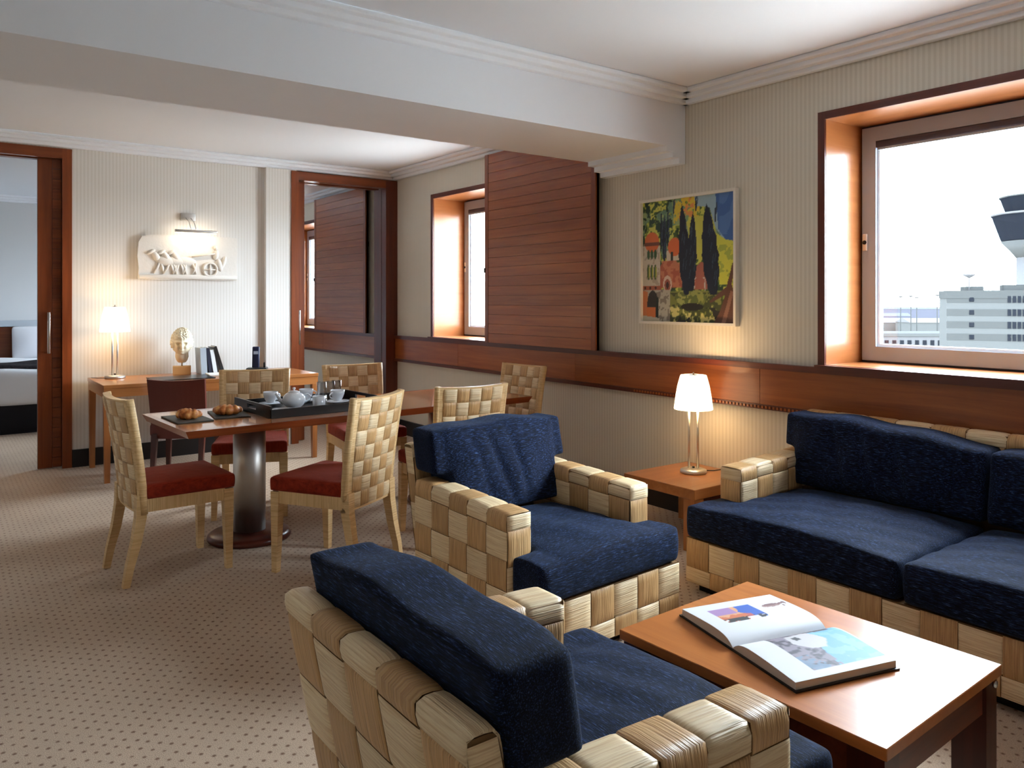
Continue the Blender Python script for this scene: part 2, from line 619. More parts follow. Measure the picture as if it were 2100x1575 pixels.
def weave(S, us, vs_, parent, lu, lv, sgn=1, lift=0.005, mat=None, phase=0, nf=6, na=5, name='weave_patch'):
    """interlaced rush: every visible patch is its own small domed mesh on the surface S(u,v), u,v in 0..1.
    lu, lv: real lengths of the surface along u and v."""
    mat = mat or M_rush
    for i in range(len(us) - 1):
        for j in range(len(vs_) - 1):
            along_u = (i + j + phase) % 2 == 0
            u0, u1, v0, v1 = us[i], us[i + 1], vs_[j], vs_[j + 1]
            nu_, nv_ = (nf, na) if along_u else (na, nf)
            V, Fc, UV = [], [], []
            def prm(k):
                return [0.0, .035] + [.035 + .93 * q / (k - 2) for q in range(1, k - 2)] + [.965, 1.0]
            pu, pv = prm(nu_), prm(nv_)
            for a in range(nu_ + 1):
                for b_ in range(nv_ + 1):
                    fu, fv = pu[a], pv[b_]
                    ff, fa = (fu, fv) if along_u else (fv, fu)
                    ex = 0.02
                    uu = u0 + (u1 - u0) * (fu * (1 + 2 * ex) - ex) if along_u else u0 + (u1 - u0) * (fu * 0.95 + 0.025)
                    vv = v0 + (v1 - v0) * (fv * (1 + 2 * ex) - ex) if not along_u else v0 + (v1 - v0) * (fv * 0.95 + 0.025)
                    uu = min(max(uu, 0), 1); vv = min(max(vv, 0), 1)
                    off = lift * (1.0 - .15 * (2 * ff - 1) ** 2 - 1.2 * (2 * ff - 1) ** 16) * (1.0 - 0.75 * (2 * fa - 1) ** 16) + 0.0004
                    p = Vector(S(uu, vv)) + surf_normal(S, uu, vv, sgn) * off
                    V.append(p)
                    UV.append((uu * lu, vv * lv) if along_u else (vv * lv, uu * lu))
            for a in range(nu_):
                for b_ in range(nv_):
                    q = (a * (nv_ + 1) + b_, (a + 1) * (nv_ + 1) + b_, (a + 1) * (nv_ + 1) + b_ + 1, a * (nv_ + 1) + b_ + 1)
                    Fc.append(q if sgn > 0 else q[::-1])
            me = bpy.data.meshes.new(name)
            me.from_pydata(V, [], Fc)
            me.polygons.foreach_set('use_smooth', [True] * len(Fc))
            uvl = me.uv_layers.new(name='UVMap')
            for lp in me.loops:
                uvl.data[lp.index].uv = UV[lp.vertex_index]
            me.materials.append(mat if along_u else M_rush_w)
            o = bpy.data.objects.new(name, me)
            COL.objects.link(o)
            o.parent = parent


def surf_mb(S, nu_, nv_, off=0.0, sgn=1, mb=None):
    mb = mb or MB()
    V, Fc = [], []
    for a in range(nu_ + 1):
        for b_ in range(nv_ + 1):
            p = Vector(S(a / nu_, b_ / nv_))
            if off:
                p += surf_normal(S, a / nu_, b_ / nv_, sgn) * off
            V.append(p)
    for a in range(nu_):
        for b_ in range(nv_):
            Fc.append((a * (nv_ + 1) + b_, (a + 1) * (nv_ + 1) + b_, (a + 1) * (nv_ + 1) + b_ + 1, a * (nv_ + 1) + b_ + 1))
    return mb.add(V, Fc, True)


def lins(a, b_, n_):
    return [a + (b_ - a) * i / n_ for i in range(n_ + 1)]


# ================================================================== the room
HC, HT = 2.73, 2.812        # underside of cornice, ceiling
BM0, BM1, BMZ = 3.523, 4.30, 2.447


def wall_with_holes(name, axis, pos, thick, a0, a1, z1, holes, mat, label):
    """axis 0: wall spans x at y=pos..pos+thick; axis 1: spans y at x=pos..pos+thick. holes: (a0,a1,z0,z1)"""
    mb = MB()
    def bx(s0, s1, z0, z1_):
        if s1 - s0 < 1e-4 or z1_ - z0 < 1e-4:
            return
        if axis == 0:
            mb.box(s0, s1, pos, pos + thick, z0, z1_)
        else:
            mb.box(pos, pos + thick, s0, s1, z0, z1_)
    cur = a0
    for (h0, h1, hz0, hz1) in sorted(holes):
        bx(cur, h0, 0, z1)
        bx(h0, h1, 0, hz0)
        bx(h0, h1, hz1, z1)
        cur = h1
    bx(cur, a1, 0, z1)
    return mb.build(name, mat, label=label, kind='structure')


MB().box(-3.2, 4.5, -3.2, 12.5, -0.12, 0).build('floor', M_carpet, label='beige carpet with a fine brown dot pattern', kind='structure')
MB().box(-3.2, 4.5, -3.2, 12.5, HT, HT + 0.2).build('ceiling', M_ceiling, label='smooth white ceiling', kind='structure')
wall_with_holes('wall_right', 1, XR, 0.43, -3.2, 12.5, HT, [(a, b_, OPEN_Z[0] - 0.02, OPEN_Z[1] + 0.02) for a, b_ in [(w[0] - 0.02, w[1] + 0.02) for w in WINS]], M_paper_y, 'window wall in pinstriped beige wallpaper')
D1 = (-0.42, 0.905)
D2 = (2.93, 3.93)
wall_with_holes('wall_back', 0, YB, 0.2, -3.0, XR, HT, [(D1[0], D1[1], 0, 2.66), (D2[0], D2[1], 0, 2.66)], M_paper_x, 'back wall in pale pinstriped wallpaper')
MB().box(2.62, D2[0], YB - 0.06, YB, 0, HC).build('wall_back_projection', M_paper_x, label='narrow wall projection beside the right doorway', kind='structure')
MB().box(-3.2, -3.0, -3.2, 7.83, 0, HT).build('wall_left', M_plain, label='plain left wall', kind='structure')
MB().box(-3.0, XR, -3.2, -3.0, 0, HT).build('wall_front', M_plain, label='plain wall behind the camera', kind='structure')
MB().box(-1.4, XR, 12.3, 12.5, 0, HT).build('wall_far', M_bedwall, label='pale bedroom end wall', kind='structure')
MB().box(-1.6, -1.4, 7.83, 12.5, 0, HT).build('wall_bedroom_left', M_bedwall, label='pale bedroom side wall', kind='structure')

# ceiling beam with the stepped moulding where it meets the window wall
mb = MB().box(-3.0, XR, BM0, BM1, BMZ, HT)
for k in range(3):
    mb.box(XR - 0.18 + 0.06 * k, XR, BM0, BM1 - 0.01, BMZ - 0.035 * (k + 1), BMZ - 0.035 * k)
mb.build('ceiling_beam', M_cornice, label='deep white ceiling beam with stepped end', kind='structure')


def cornice(n_, segs, label):
    mb = MB()
    for k in range(3):
        p = 0.045 * (k + 1)
        z0 = HC + 0.027 * k
        for kind, a, b_, pos in segs:
            if kind == 'y-':     # on a wall facing -y
                mb.rbox(a, b_, pos - p, pos, z0, HT, 0.007, 2)
            elif kind == 'x-':
                mb.rbox(pos - p, pos, a, b_, z0, HT, 0.007, 2)
            else:
                mb.rbox(a, b_, pos, pos + p, z0, HT, 0.007, 2)
    return mb.build('trim_%d' % n_, M_cornice, label=label, kind='structure')


cornice(1, [('y-', -3.0, XR, BM0), ('x-', -3.0, BM0, XR)], 'stepped white cornice of the sitting area ceiling')
cornice(2, [('y-', -3.0, XR, YB), ('x-', BM1, YB, XR)], 'stepped white cornice of the dining area ceiling')
cornice(3, [('y-', -1.4, XR, 12.3), ('x-', 7.83, 12.3, XR)], 'stepped white cornice of the bedroom ceiling')

# skirting
mb = MB().box(D1[1] + 0.06, 2.62, YB - 0.018, YB, 0, 0.15).box(2.62, D2[0] - 0.1, YB - 0.078, YB - 0.06, 0, 0.15)
mb.build('baseboard_back', M_base, label='dark skirting along the back wall', kind='structure')
MB().box(XR - 0.018, XR, -3.0, YB - 0.02, 0, 0.15).build('baseboard_right', M_base, label='dark skirting along the window wall', kind='structure')
MB().box(XR - 0.018, XR, 7.85, 12.3, 0, 0.15).box(-1.4, XR - 0.018, 12.282, 12.3, 0, 0.15).build('baseboard_bedroom', M_base, label='dark skirting of the bedroom', kind='structure')

# ---- timber dado rail on the window wall
RB, RT = 0.775, 1.052


def dado(n_, ys, label, beads=None):
    e = empty('trim_%d' % n_, (XR, ys[0], RB), 0, label, None, None, 'structure')
    def lb(x0, x1, y0, y1, z0, z1, nm, mat):
        MB().box(x0 - XR, x1 - XR, y0 - ys[0], y1 - ys[0], z0 - RB, z1 - RB).build(nm, mat, e)
    for a, b_ in zip(ys[:-1], ys[1:]):
        lb(XR - 0.028, XR, a + 0.0015, b_ - 0.0015, RB + 0.028, RT - 0.035, 'rail_panel', M_red_y)
    lb(XR - 0.045, XR, ys[0], ys[-1], RT - 0.035, RT, 'rail_cap', M_redd_y)
    lb(XR - 0.04, XR, ys[0], ys[-1], RB, RB + 0.028, 'rail_foot', M_redd_y)
    if beads:
        mb = MB()
        y = beads[0]
        while y < beads[1]:
            mb.box(-0.046, -0.039, y - ys[0], y + 0.013 - ys[0], 0.007, 0.021)
            y += 0.026
        mb.build('bead_strip', M_red_y, e, kind='stuff')


dado(4, [-3.0, -0.5, 1.22, 2.914, 4.61, 6.3, YB], 'cherry dado rail along the window wall', (0.2, 3.95))
dado(5, [7.83, 9.5, 11.2, 12.3], 'cherry dado rail continuing in the bedroom')


# ---- windows
def window(n_, y0, y1, label):
    z0, z1 = OPEN_Z
    e = empty('window_%d' % n_, (XR, (y0 + y1) / 2, z0), 0, label, None, None, 'structure')
    yc = (y0 + y1) / 2
    def b_(x0, x1, a, b2, c, d, nm, mat, par=e, r=None):
        mb = MB()
        if r:
            mb.rbox(x0 - XR, x1 - XR, a - yc, b2 - yc, c - z0, d - z0, r, 2)
        else:
            mb.box(x0 - XR, x1 - XR, a - yc, b2 - yc, c - z0, d - z0)
        return mb.build(nm, mat, par)
    XF = 4.434
    # reveal lining
    b_(XR - 0.005, XF, y1, y1 + 0.02, z0 - 0.02, z1 + 0.02, 'reveal_board', M_reveal_x)
    b_(XR - 0.005, XF, y0 - 0.02, y0, z0 - 0.02, z1 + 0.02, 'reveal_board', M_reveal_x)
    b_(XR - 0.005, XF, y0, y1, z1, z1 + 0.02, 'reveal_board', M_reveal_y)
    b_(XR - 0.005, XF, y0, y1, z0 - 0.02, z0, 'sill_board', M_reveal_y)
    # casing on the wall
    t = 0.043
    b_(XR - 0.014, XR, y1, y1 + t, z0 - 0.015, z1 + t, 'casing', M_redd_z)
    b_(XR - 0.014, XR, y0 - t, y0, z0 - 0.015, z1 + t, 'casing', M_redd_z)
    b_(XR - 0.014, XR, y0, y1, z1, z1 + t, 'casing', M_redd_y)
    b_(XR - 0.05, XR, y0 - t, y1 + t, z0 - 0.018, z0 - 0.002, 'sill_nosing', M_redd_y)
    # outer frame and sash
    fr = MB()
    def ring(mb, x0, x1, a, b2, c, d, w):
        mb.box(x0 - XR, x1 - XR, a - yc, a + w - yc, c - z0, d - z0)
        mb.box(x0 - XR, x1 - XR, b2 - w - yc, b2 - yc, c - z0, d - z0)
        mb.box(x0 - XR, x1 - XR, a + w - yc, b2 - w - yc, c - z0, c + w - z0)
        mb.box(x0 - XR, x1 - XR, a + w - yc, b2 - w - yc, d - w - z0, d - z0)
    ring(fr, XF, XF + 0.06, y0 - 0.01, y1 + 0.01, z0 - 0.01, z1 + 0.01, 0.035)
    f = fr.build('window_frame', M_rubber, e)
    sa = MB()
    ring(sa, XF - 0.022, XF + 0.04, y0 + 0.012, y1 - 0.012, z0 + 0.012, z1 - 0.012, 0.083)
    s = sa.build('sash', M_frame, e)
    gb = MB()
    ring(gb, XF - 0.004, XF + 0.03, y0 + 0.094, y1 - 0.094, z0 + 0.094, z1 - 0.094, 0.016)
    gb.build('glazing_bead', M_white, s)
    b_(XF + 0.012, XF + 0.018, y0 + 0.1, y1 - 0.1, z0 + 0.1, z1 - 0.1, 'glass_pane', M_glass, e)
    # blind cassette under the head of the sash
    b_(XF - 0.035, XF + 0.008, y0 + 0.1, y1 - 0.1, z1 - 0.137, z1 - 0.098, 'blind_cassette', M_rubber, e, 0.006)
    b_(XF - 0.03, XF - 0.018, y0 + 0.11, y1 - 0.11, z1 - 0.15, z1 - 0.137, 'blind_bar', M_frame, e)
    # lock plate and handle on the far stile
    zc = 1.77
    pl = MB().rbox(-0.008, 0.0, -0.014, 0.014, -0.05, 0.05, 0.004, 2)
    p = pl.build('lock_plate', M_white, e)
    p.location = (XF - 0.022 - XR, y1 - 0.032 - yc, zc - z0)
    MB().lathe([(0.0, 0), (0.012, 0), (0.012, 0.006), (0.0, 0.006)], 16).build('lock_button', M_black, p).matrix_local = Matrix.Translation((-0.007, 0, 0)) @ Matrix.Rotation(R(-90), 4, 'Y')
    return e


window(1, *WINS[0], 'large window over the sofa with wooden reveal')
window(2, *WINS[1], 'window half covered by the dining area shutter')
window(3, *WINS[2], 'bedroom window beyond the right doorway')


# ---- sliding wooden shutters
def shutter(y0, y1, z0, z1, label):
    x0, x1 = XR - 0.082, XR - 0.05
    e = empty('sliding_shutter', (x1, (y0 + y1) / 2, z0), 0, label, 'shutter')
    yc = (y0 + y1) / 2
    w, h = (y1 - y0) / 2, z1 - z0
    MB().box(-0.022, 0, -w, w, 0, h).build('backing_board', M_redd_y, e)
    MB().box(-0.036, 0.0, -w, -w + 0.05, 0, h).build('stile', M_red_z, e)
    MB().box(-0.036, 0.0, w - 0.05, w, 0, h).build('stile', M_red_z, e)
    n_ = round(h / 0.0845)
    p = h / n_
    proto = MB().rbox(-0.034, -0.018, -w + 0.052, w - 0.052, 0.0006, p - 0.0006, 0.0012, 1, None, False).build('plank', M_red_y, e)
    for k in range(1, n_):
        c = proto.copy()
        COL.objects.link(c)
        c.location.z = p * k
    MB().rbox(-0.046, -0.03, w - 0.012, w + 0.004, 0.62, 0.665, 0.003, 2).build('latch', M_black, e)
    # wall track that carries the shutter
    MB().box(-0.012, 0.046, -w + 0.08, w - 0.08, h * 0.6, h * 0.6 + 0.05).build('track_bracket', M_redd_y, e)
    return e


shutter(4.312, 5.765, RT + 0.003, HC - 0.005, 'cherry plank shutter slid half across the dining area window')
shutter(8.165, 9.65, RT + 0.003, HC - 0.005, 'cherry plank shutter seen through the right doorway')


# ---- pocket doors
def door(n_, x0, x1, yf, leaf0, leaf1, hx, label, right_flush=False):
    """opening x0..x1; casing on the room side at y=yf; leaf between leaf0..leaf1"""
    zt = 2.635
    e = empty('door_%d' % n_, ((x0 + x1) / 2, YB, 0), 0, label, None, None, 'structure')
    xc = (x0 + x1) / 2
    def b_(a, b2, c, d, z0, z1, nm, mat, par=e):
        return MB().box(a - xc, b2 - xc, c - YB, d - YB, z0, z1).build(nm, mat, par)
    cw = 0.072
    b_(x0 - cw + 0.015, x0 + 0.015, yf - 0.014, YB + 0.03, 0, zt + 0.085, 'casing', M_red_z)
    if right_flush:
        b_(x1 - 0.015, XR - 0.002, yf - 0.014, YB + 0.03, 0, zt + 0.085, 'casing', M_redd_z)
    else:
        b_(x1 - 0.015, x1 + cw - 0.015, yf - 0.014, YB + 0.03, 0, zt + 0.085, 'casing', M_red_z)
    b_(x0 + 0.015, x1 - 0.015, yf - 0.014, YB + 0.03, zt, zt + 0.085, 'head_casing', M_red_x)
    # lining behind the leaf
    b_(x0, x0 + 0.018, YB + 0.12, YB + 0.2, 0, zt, 'jamb_lining', M_redd_z)
    b_(x1 - 0.018, x1, YB + 0.12, YB + 0.2, 0, zt, 'jamb_lining', M_redd_z)
    b_(x0, x1, YB + 0.12, YB + 0.2, zt, zt + 0.025, 'head_lining', M_red_x)
    if right_flush:
        b_(x1 - 0.018, x1, YB + 0.03, YB + 0.12, 0, zt, 'jamb_lining', M_redd_z)
        b_(x0, x1 - 0.018, YB + 0.03, YB + 0.045, zt, zt + 0.02, 'head_lining', M_red_x)
    # leaf
    ya, yb2 = YB + 0.05, YB + 0.095
    lf = b_(leaf0, leaf1, ya + 0.012, yb2, 0.008, zt - 0.002, 'door_leaf', M_redd_z)
    edge = leaf0 if hx < (leaf0 + leaf1) / 2 else leaf1
    st = 0.105
    if edge == leaf0:
        s0, s1, p0, p1 = leaf0, leaf0 + st, leaf0 + st + 0.003, leaf1
    else:
        s0, s1, p0, p1 = leaf1 - st, leaf1, leaf0, leaf1 - st - 0.003
    b_(s0, s1, ya, ya + 0.012, 0.008, zt - 0.002, 'stile', M_red_z, lf)
    nn = 31
    ph = (zt - 0.01) / nn
    proto = MB().box(p0 - xc, p1 - xc, ya + 0.003 - YB, ya + 0.012 - YB, 0.002, ph - 0.002).build('plank', M_red_x, lf)
    proto.location.z = 0.008
    for k in range(1, nn):
        c = proto.copy(); COL.objects.link(c); c.location.z = 0.008 + ph * k
    hz0, hz1 = 0.98, 1.33
    hm = MB().tube([(hx - xc, ya - YB, hz0 + 0.02), (hx - xc, ya - 0.04 - YB, hz0 + 0.02)], 0.007)
    hm.tube([(hx - xc, ya - YB, hz1 - 0.02), (hx - xc, ya - 0.04 - YB, hz1 - 0.02)], 0.007)
    hm.rbox(hx - 0.011 - xc, hx + 0.011 - xc, ya - 0.05 - YB, ya - 0.035 - YB, hz0, hz1, 0.004, 2)
    hm.build('pull_handle', M_chrome, lf)
    return e


door(1, D1[0], D1[1], YB, 0.715, 0.888, 0.792, 'cherry framed pocket doorway to the bedroom at the left')
door(2, D2[0], D2[1], YB - 0.06, 2.945, 3.055, 2.985, 'cherry framed pocket doorway beside the window wall', True)

# ================================================================== exterior
def px(x, y, z):
    """world point seen in direction of reference pixel at depth z (used to lay out the far view)"""
    s_, c_ = math.sin(R(36.54)), math.cos(R(36.54))
    l_ = (x - 1050) / 1605.0
    return Vector((z * (s_ + l_ * c_), z * (c_ - l_ * s_), 1.43 + (616 - y) / 1605.0 * z))


GZ = -20.0
MB().box(4.6, 1600, -700, 1500, GZ - 1, GZ).build('airport_ground', M_ground, label='hazy pale airfield ground outside', kind='structure')
# office block
p0 = px(1942, 598, 150)
ob = empty('office_building', (p0.x, p0.y, GZ), R(-60), 'grey banded office block beyond the large window', 'building')
H_ = p0.z - GZ
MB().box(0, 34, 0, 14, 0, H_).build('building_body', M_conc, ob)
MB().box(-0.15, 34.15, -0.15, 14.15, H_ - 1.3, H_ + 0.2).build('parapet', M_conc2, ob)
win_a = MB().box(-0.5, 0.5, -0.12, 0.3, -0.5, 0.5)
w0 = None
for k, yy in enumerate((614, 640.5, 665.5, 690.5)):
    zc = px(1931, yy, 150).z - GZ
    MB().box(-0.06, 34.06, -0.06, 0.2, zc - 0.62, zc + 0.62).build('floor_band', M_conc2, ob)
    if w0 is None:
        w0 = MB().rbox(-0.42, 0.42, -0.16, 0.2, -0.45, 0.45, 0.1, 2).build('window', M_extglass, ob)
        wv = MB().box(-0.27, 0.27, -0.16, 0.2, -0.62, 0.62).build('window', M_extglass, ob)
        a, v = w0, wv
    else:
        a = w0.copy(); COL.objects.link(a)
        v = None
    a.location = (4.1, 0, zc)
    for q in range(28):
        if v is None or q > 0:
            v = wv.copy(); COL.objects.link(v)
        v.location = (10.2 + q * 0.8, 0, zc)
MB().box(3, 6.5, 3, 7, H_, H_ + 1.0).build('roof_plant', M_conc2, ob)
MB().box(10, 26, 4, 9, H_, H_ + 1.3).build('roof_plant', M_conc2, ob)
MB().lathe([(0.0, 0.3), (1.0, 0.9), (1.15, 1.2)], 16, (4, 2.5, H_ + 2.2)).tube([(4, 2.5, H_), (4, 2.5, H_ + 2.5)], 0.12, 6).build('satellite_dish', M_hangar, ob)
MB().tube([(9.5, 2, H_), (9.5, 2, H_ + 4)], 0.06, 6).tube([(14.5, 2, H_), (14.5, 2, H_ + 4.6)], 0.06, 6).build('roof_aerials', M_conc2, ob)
# control tower
tz = 250.0
tp = px(2143, 616, tz)
tw = empty('control_tower', (tp.x, tp.y, GZ), 0, 'airport control tower with dark glazed cabs at the window edge', 'tower')
kk = tz / 1605.0
def tz_(y):
    return 1.43 + (616 - y) * kk - GZ
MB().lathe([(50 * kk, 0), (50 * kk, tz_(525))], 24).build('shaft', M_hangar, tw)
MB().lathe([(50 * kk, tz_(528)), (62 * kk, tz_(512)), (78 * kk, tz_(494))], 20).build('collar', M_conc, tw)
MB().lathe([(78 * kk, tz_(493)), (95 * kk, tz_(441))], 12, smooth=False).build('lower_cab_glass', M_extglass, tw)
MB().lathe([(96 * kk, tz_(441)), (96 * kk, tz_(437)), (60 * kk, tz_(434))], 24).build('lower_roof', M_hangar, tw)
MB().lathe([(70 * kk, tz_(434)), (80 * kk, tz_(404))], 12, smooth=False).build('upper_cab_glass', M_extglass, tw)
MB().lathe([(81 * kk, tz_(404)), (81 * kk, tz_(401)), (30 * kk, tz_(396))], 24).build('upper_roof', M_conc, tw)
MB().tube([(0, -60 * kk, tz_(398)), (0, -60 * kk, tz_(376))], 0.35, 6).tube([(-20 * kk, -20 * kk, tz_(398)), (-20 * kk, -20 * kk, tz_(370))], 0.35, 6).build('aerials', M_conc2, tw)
# low terminal, hangars, masts
tpos = px(1760, 686, 210)
tb = empty('terminal_building', (tpos.x, tpos.y, GZ), R(-36.54), 'low white terminal building with a row of small windows', 'building')
th = tpos.z - GZ
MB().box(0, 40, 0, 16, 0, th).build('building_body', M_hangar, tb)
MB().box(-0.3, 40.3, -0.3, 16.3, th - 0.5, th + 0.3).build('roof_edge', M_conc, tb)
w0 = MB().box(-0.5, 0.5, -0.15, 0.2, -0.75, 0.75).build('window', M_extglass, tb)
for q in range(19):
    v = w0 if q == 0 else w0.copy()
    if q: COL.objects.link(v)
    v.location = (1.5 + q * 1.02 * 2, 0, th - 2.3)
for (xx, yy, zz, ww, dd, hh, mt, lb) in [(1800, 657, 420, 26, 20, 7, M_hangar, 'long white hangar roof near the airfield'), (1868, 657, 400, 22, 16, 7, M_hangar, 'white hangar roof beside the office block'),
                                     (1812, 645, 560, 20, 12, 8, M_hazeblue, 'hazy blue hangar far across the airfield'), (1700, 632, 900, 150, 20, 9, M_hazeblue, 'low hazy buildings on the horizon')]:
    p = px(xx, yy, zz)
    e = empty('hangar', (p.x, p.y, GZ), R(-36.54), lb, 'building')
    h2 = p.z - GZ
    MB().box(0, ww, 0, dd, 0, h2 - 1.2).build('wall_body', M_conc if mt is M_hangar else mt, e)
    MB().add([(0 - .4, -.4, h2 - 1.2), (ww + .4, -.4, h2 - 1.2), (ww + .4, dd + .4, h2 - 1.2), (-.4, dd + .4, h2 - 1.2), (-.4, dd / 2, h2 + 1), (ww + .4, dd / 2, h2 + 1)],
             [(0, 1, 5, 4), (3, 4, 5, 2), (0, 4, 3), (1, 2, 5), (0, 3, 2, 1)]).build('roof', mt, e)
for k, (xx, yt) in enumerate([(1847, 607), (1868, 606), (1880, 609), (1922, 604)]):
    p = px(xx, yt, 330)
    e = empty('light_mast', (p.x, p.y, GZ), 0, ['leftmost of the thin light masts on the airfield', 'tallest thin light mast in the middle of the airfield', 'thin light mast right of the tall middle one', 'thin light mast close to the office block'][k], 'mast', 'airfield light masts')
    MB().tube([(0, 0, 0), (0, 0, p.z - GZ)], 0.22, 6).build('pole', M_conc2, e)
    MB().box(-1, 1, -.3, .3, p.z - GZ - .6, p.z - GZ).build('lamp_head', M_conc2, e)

# ================================================================== woven dining chairs
def make_dining_chair():
    e = empty('dining_chair', (0, 0, 0))
    # legs
    for s in (-1, 1):
        MB().hexa([(s * .222 - .016, -.248, 0), (s * .222 + .016, -.248, 0), (s * .222 + .016, -.216, 0), (s * .222 - .016, -.216, 0)],
                  [(s * .212 - .026, -.255, .425), (s * .212 + .026, -.255, .425), (s * .212 + .026, -.203, .425), (s * .212 - .026, -.203, .425)]).build('leg', M_cane_z, e)
        pts = [(s * .192, .27, 0), (s * .192, .252, .1), (s * .192, .222, .22), (s * .192, .202, .34), (s * .192, .198, .45)]
        MB().tube(pts, [.0165, .019, .022, .0245, .025], square=True).build('leg', M_cane_z, e)
    # seat rails
    mb = MB()
    mb.hexa([(-.19, -.25, .365), (.19, -.25, .365), (.19, -.215, .365), (-.19, -.215, .365)], [(-.19, -.25, .43), (.19, -.25, .43), (.19, -.215, .43), (-.19, -.215, .43)])
    mb.build('front_rail', M_cane_x, e)
    for s in (-1, 1):
        MB().hexa([(s * .213 - .017, -.21, .365), (s * .213 + .017, -.21, .365), (s * .2 + .017, .19, .365), (s * .2 - .017, .19, .365)],
                  [(s * .213 - .017, -.21, .43), (s * .213 + .017, -.21, .43), (s * .2 + .017, .19, .43), (s * .2 - .017, .19, .43)]).build('side_rail', rail_mat, e)
    # backrest
    def Sm(u, v):
        x = (2 * u - 1)
        z = .355 + .575 * v
        y = .20 + .088 * v ** 1.4 - .028 * x * x * (0.4 + 0.6 * v)
        return (x * (.205 + .018 * v), y, z + .006 * x * x * v)
    th = .019
    mb = MB()
    V, Fc = [], []
    nu_, nv_ = 10, 10
    for side in (-1, 1):
        for a in range(nu_ + 1):
            for b_ in range(nv_ + 1):
                u, v = a / nu_, b_ / nv_
                p = Vector(Sm(u, v))
                V.append((p.x, p.y + side * th, p.z))
    K = (nu_ + 1) * (nv_ + 1)
    ix = lambda sd, a, b_: sd * K + a * (nv_ + 1) + b_
    for a in range(nu_):
        for b_ in range(nv_):
            Fc.append((ix(0, a, b_), ix(0, a + 1, b_), ix(0, a + 1, b_ + 1), ix(0, a, b_ + 1)))
            Fc.append((ix(1, a, b_ + 1), ix(1, a + 1, b_ + 1), ix(1, a + 1, b_), ix(1, a, b_)))
        Fc.append((ix(0, a, nv_), ix(0, a + 1, nv_), ix(1, a + 1, nv_), ix(1, a, nv_)))
        Fc.append((ix(0, a, 0), ix(1, a, 0), ix(1, a + 1, 0), ix(0, a + 1, 0)))
    for b_ in range(nv_):
        Fc.append((ix(0, 0, b_), ix(0, 0, b_ + 1), ix(1, 0, b_ + 1), ix(1, 0, b_)))
        Fc.append((ix(0, nu_, b_), ix(1, nu_, b_), ix(1, nu_, b_ + 1), ix(0, nu_, b_ + 1)))
    bk = mb.add(V, Fc, False).build('backrest', M_cane_z, e)
    us, vv = lins(.06, .94, 5), lins(.02, .985, 7)
    weave(lambda u, v: (Sm(u, v)[0], Sm(u, v)[1] + th, Sm(u, v)[2]), us, vv, bk, .44, .58, -1, .006)
    weave(lambda u, v: (Sm(u, v)[0], Sm(u, v)[1] - th, Sm(u, v)[2]), us, vv, bk, .44, .58, 1, .006, phase=1)
    # rounded wound top edge and side stiles
    for s in (0, 1):
        MB().tube([Sm(s, k / 8) for k in range(9)], .021, 8).build('stile', M_cane_z, bk)
    # seat cushion
    def dome(co):
        r = (np.abs(co[:, 0]) / .23) ** 2.5 + (np.abs(co[:, 1] + .02) / .23) ** 2.5
        co[:, 2] += np.where(co[:, 2] > .46, .016 * np.clip(1 - r, 0, 1), 0)
        co[:, 0] *= 1 - .07 * (co[:, 1] + .25) / .45
        return co
    soft([(-.238, .238, -.268, .185, .428, .505)], 'seat_cushion', M_seat, e, .013, 6, dome)
    return e


rail_mat = rush('cane_wound_y', C(232, 196, 142), C(206, 162, 104), 1, 150.0, 0.45)
chair0 = make_dining_chair()
index_kids()
CH = [((1.03, 4.48), 93.8, 'woven rush dining chair at the left end of the table, seen from the side'),
      ((1.765, 3.965), 210, 'woven rush dining chair pulled out at an angle, its checkered back to the camera'),
      ((2.55, 4.065), 176, 'woven rush dining chair behind the navy armchair, only its checkered back showing'),
      ((1.765, 5.37), -22, 'woven rush dining chair across the table behind the serving tray'),
      ((2.60, 5.37), -6, 'woven rush dining chair across the table in front of the right doorway'),
      ((3.42, 4.78), -84, 'woven rush dining chair at the table end beside the window wall')]
for k, (p, a, lb) in enumerate(CH):
    c = chair0 if k == 0 else copy_tree(chair0)
    c.location = (p[0], p[1], 0)
    c.rotation_euler = (0, 0, R(a))
    tag(c, lb, 'chair', 'woven rush dining chairs around the table')

# ================================================================== dining table
dt = empty('dining_table', (2.24, 4.78, 0), R(3), 'long cherry dining table on two steel pedestals', 'table')
MB().box(-1.165, 1.165, -.385, .385, .728, .742).build('tabletop', M_tab_x, dt)
for nm, poly in (('edge_band', [(-1.2, -.42), (1.2, -.42), (1.165, -.385), (-1.165, -.385)]), ('edge_band', [(1.2, .42), (-1.2, .42), (-1.165, .385), (1.165, .385)]),
                 ('edge_band', [(-1.2, .42), (-1.2, -.42), (-1.165, -.385), (-1.165, .385)]), ('edge_band', [(1.2, -.42), (1.2, .42), (1.165, .385), (1.165, -.385)])):
    bot = [(x * .982, y * .955, .70) for x, y in poly]
    MB().hexa(bot, [(x, y, .7425) for x, y in poly]).build(nm, M_tabe_x, dt)
MB().box(-1.16, 1.16, -.38, .38, .70, .728).build('under_board', M_tabe_x, dt)
for xx in (-.70, .70):
    MB().lathe([(.094, .05), (.094, .70)], 40, (xx, 0, 0)).build('pedestal', M_steel, dt)
    MB().lathe([(.0, 0), (.235, 0), (.243, .012), (.238, .03), (.22, .042), (.12, .05), (.0, .05)], 48, (xx, 0, 0)).build('pedestal_base', M_mah_x, dt)
ROT3 = Matrix.Translation((2.24, 4.78, 0)) @ Matrix.Rotation(R(3), 4, 'Z')
TZ = .7425


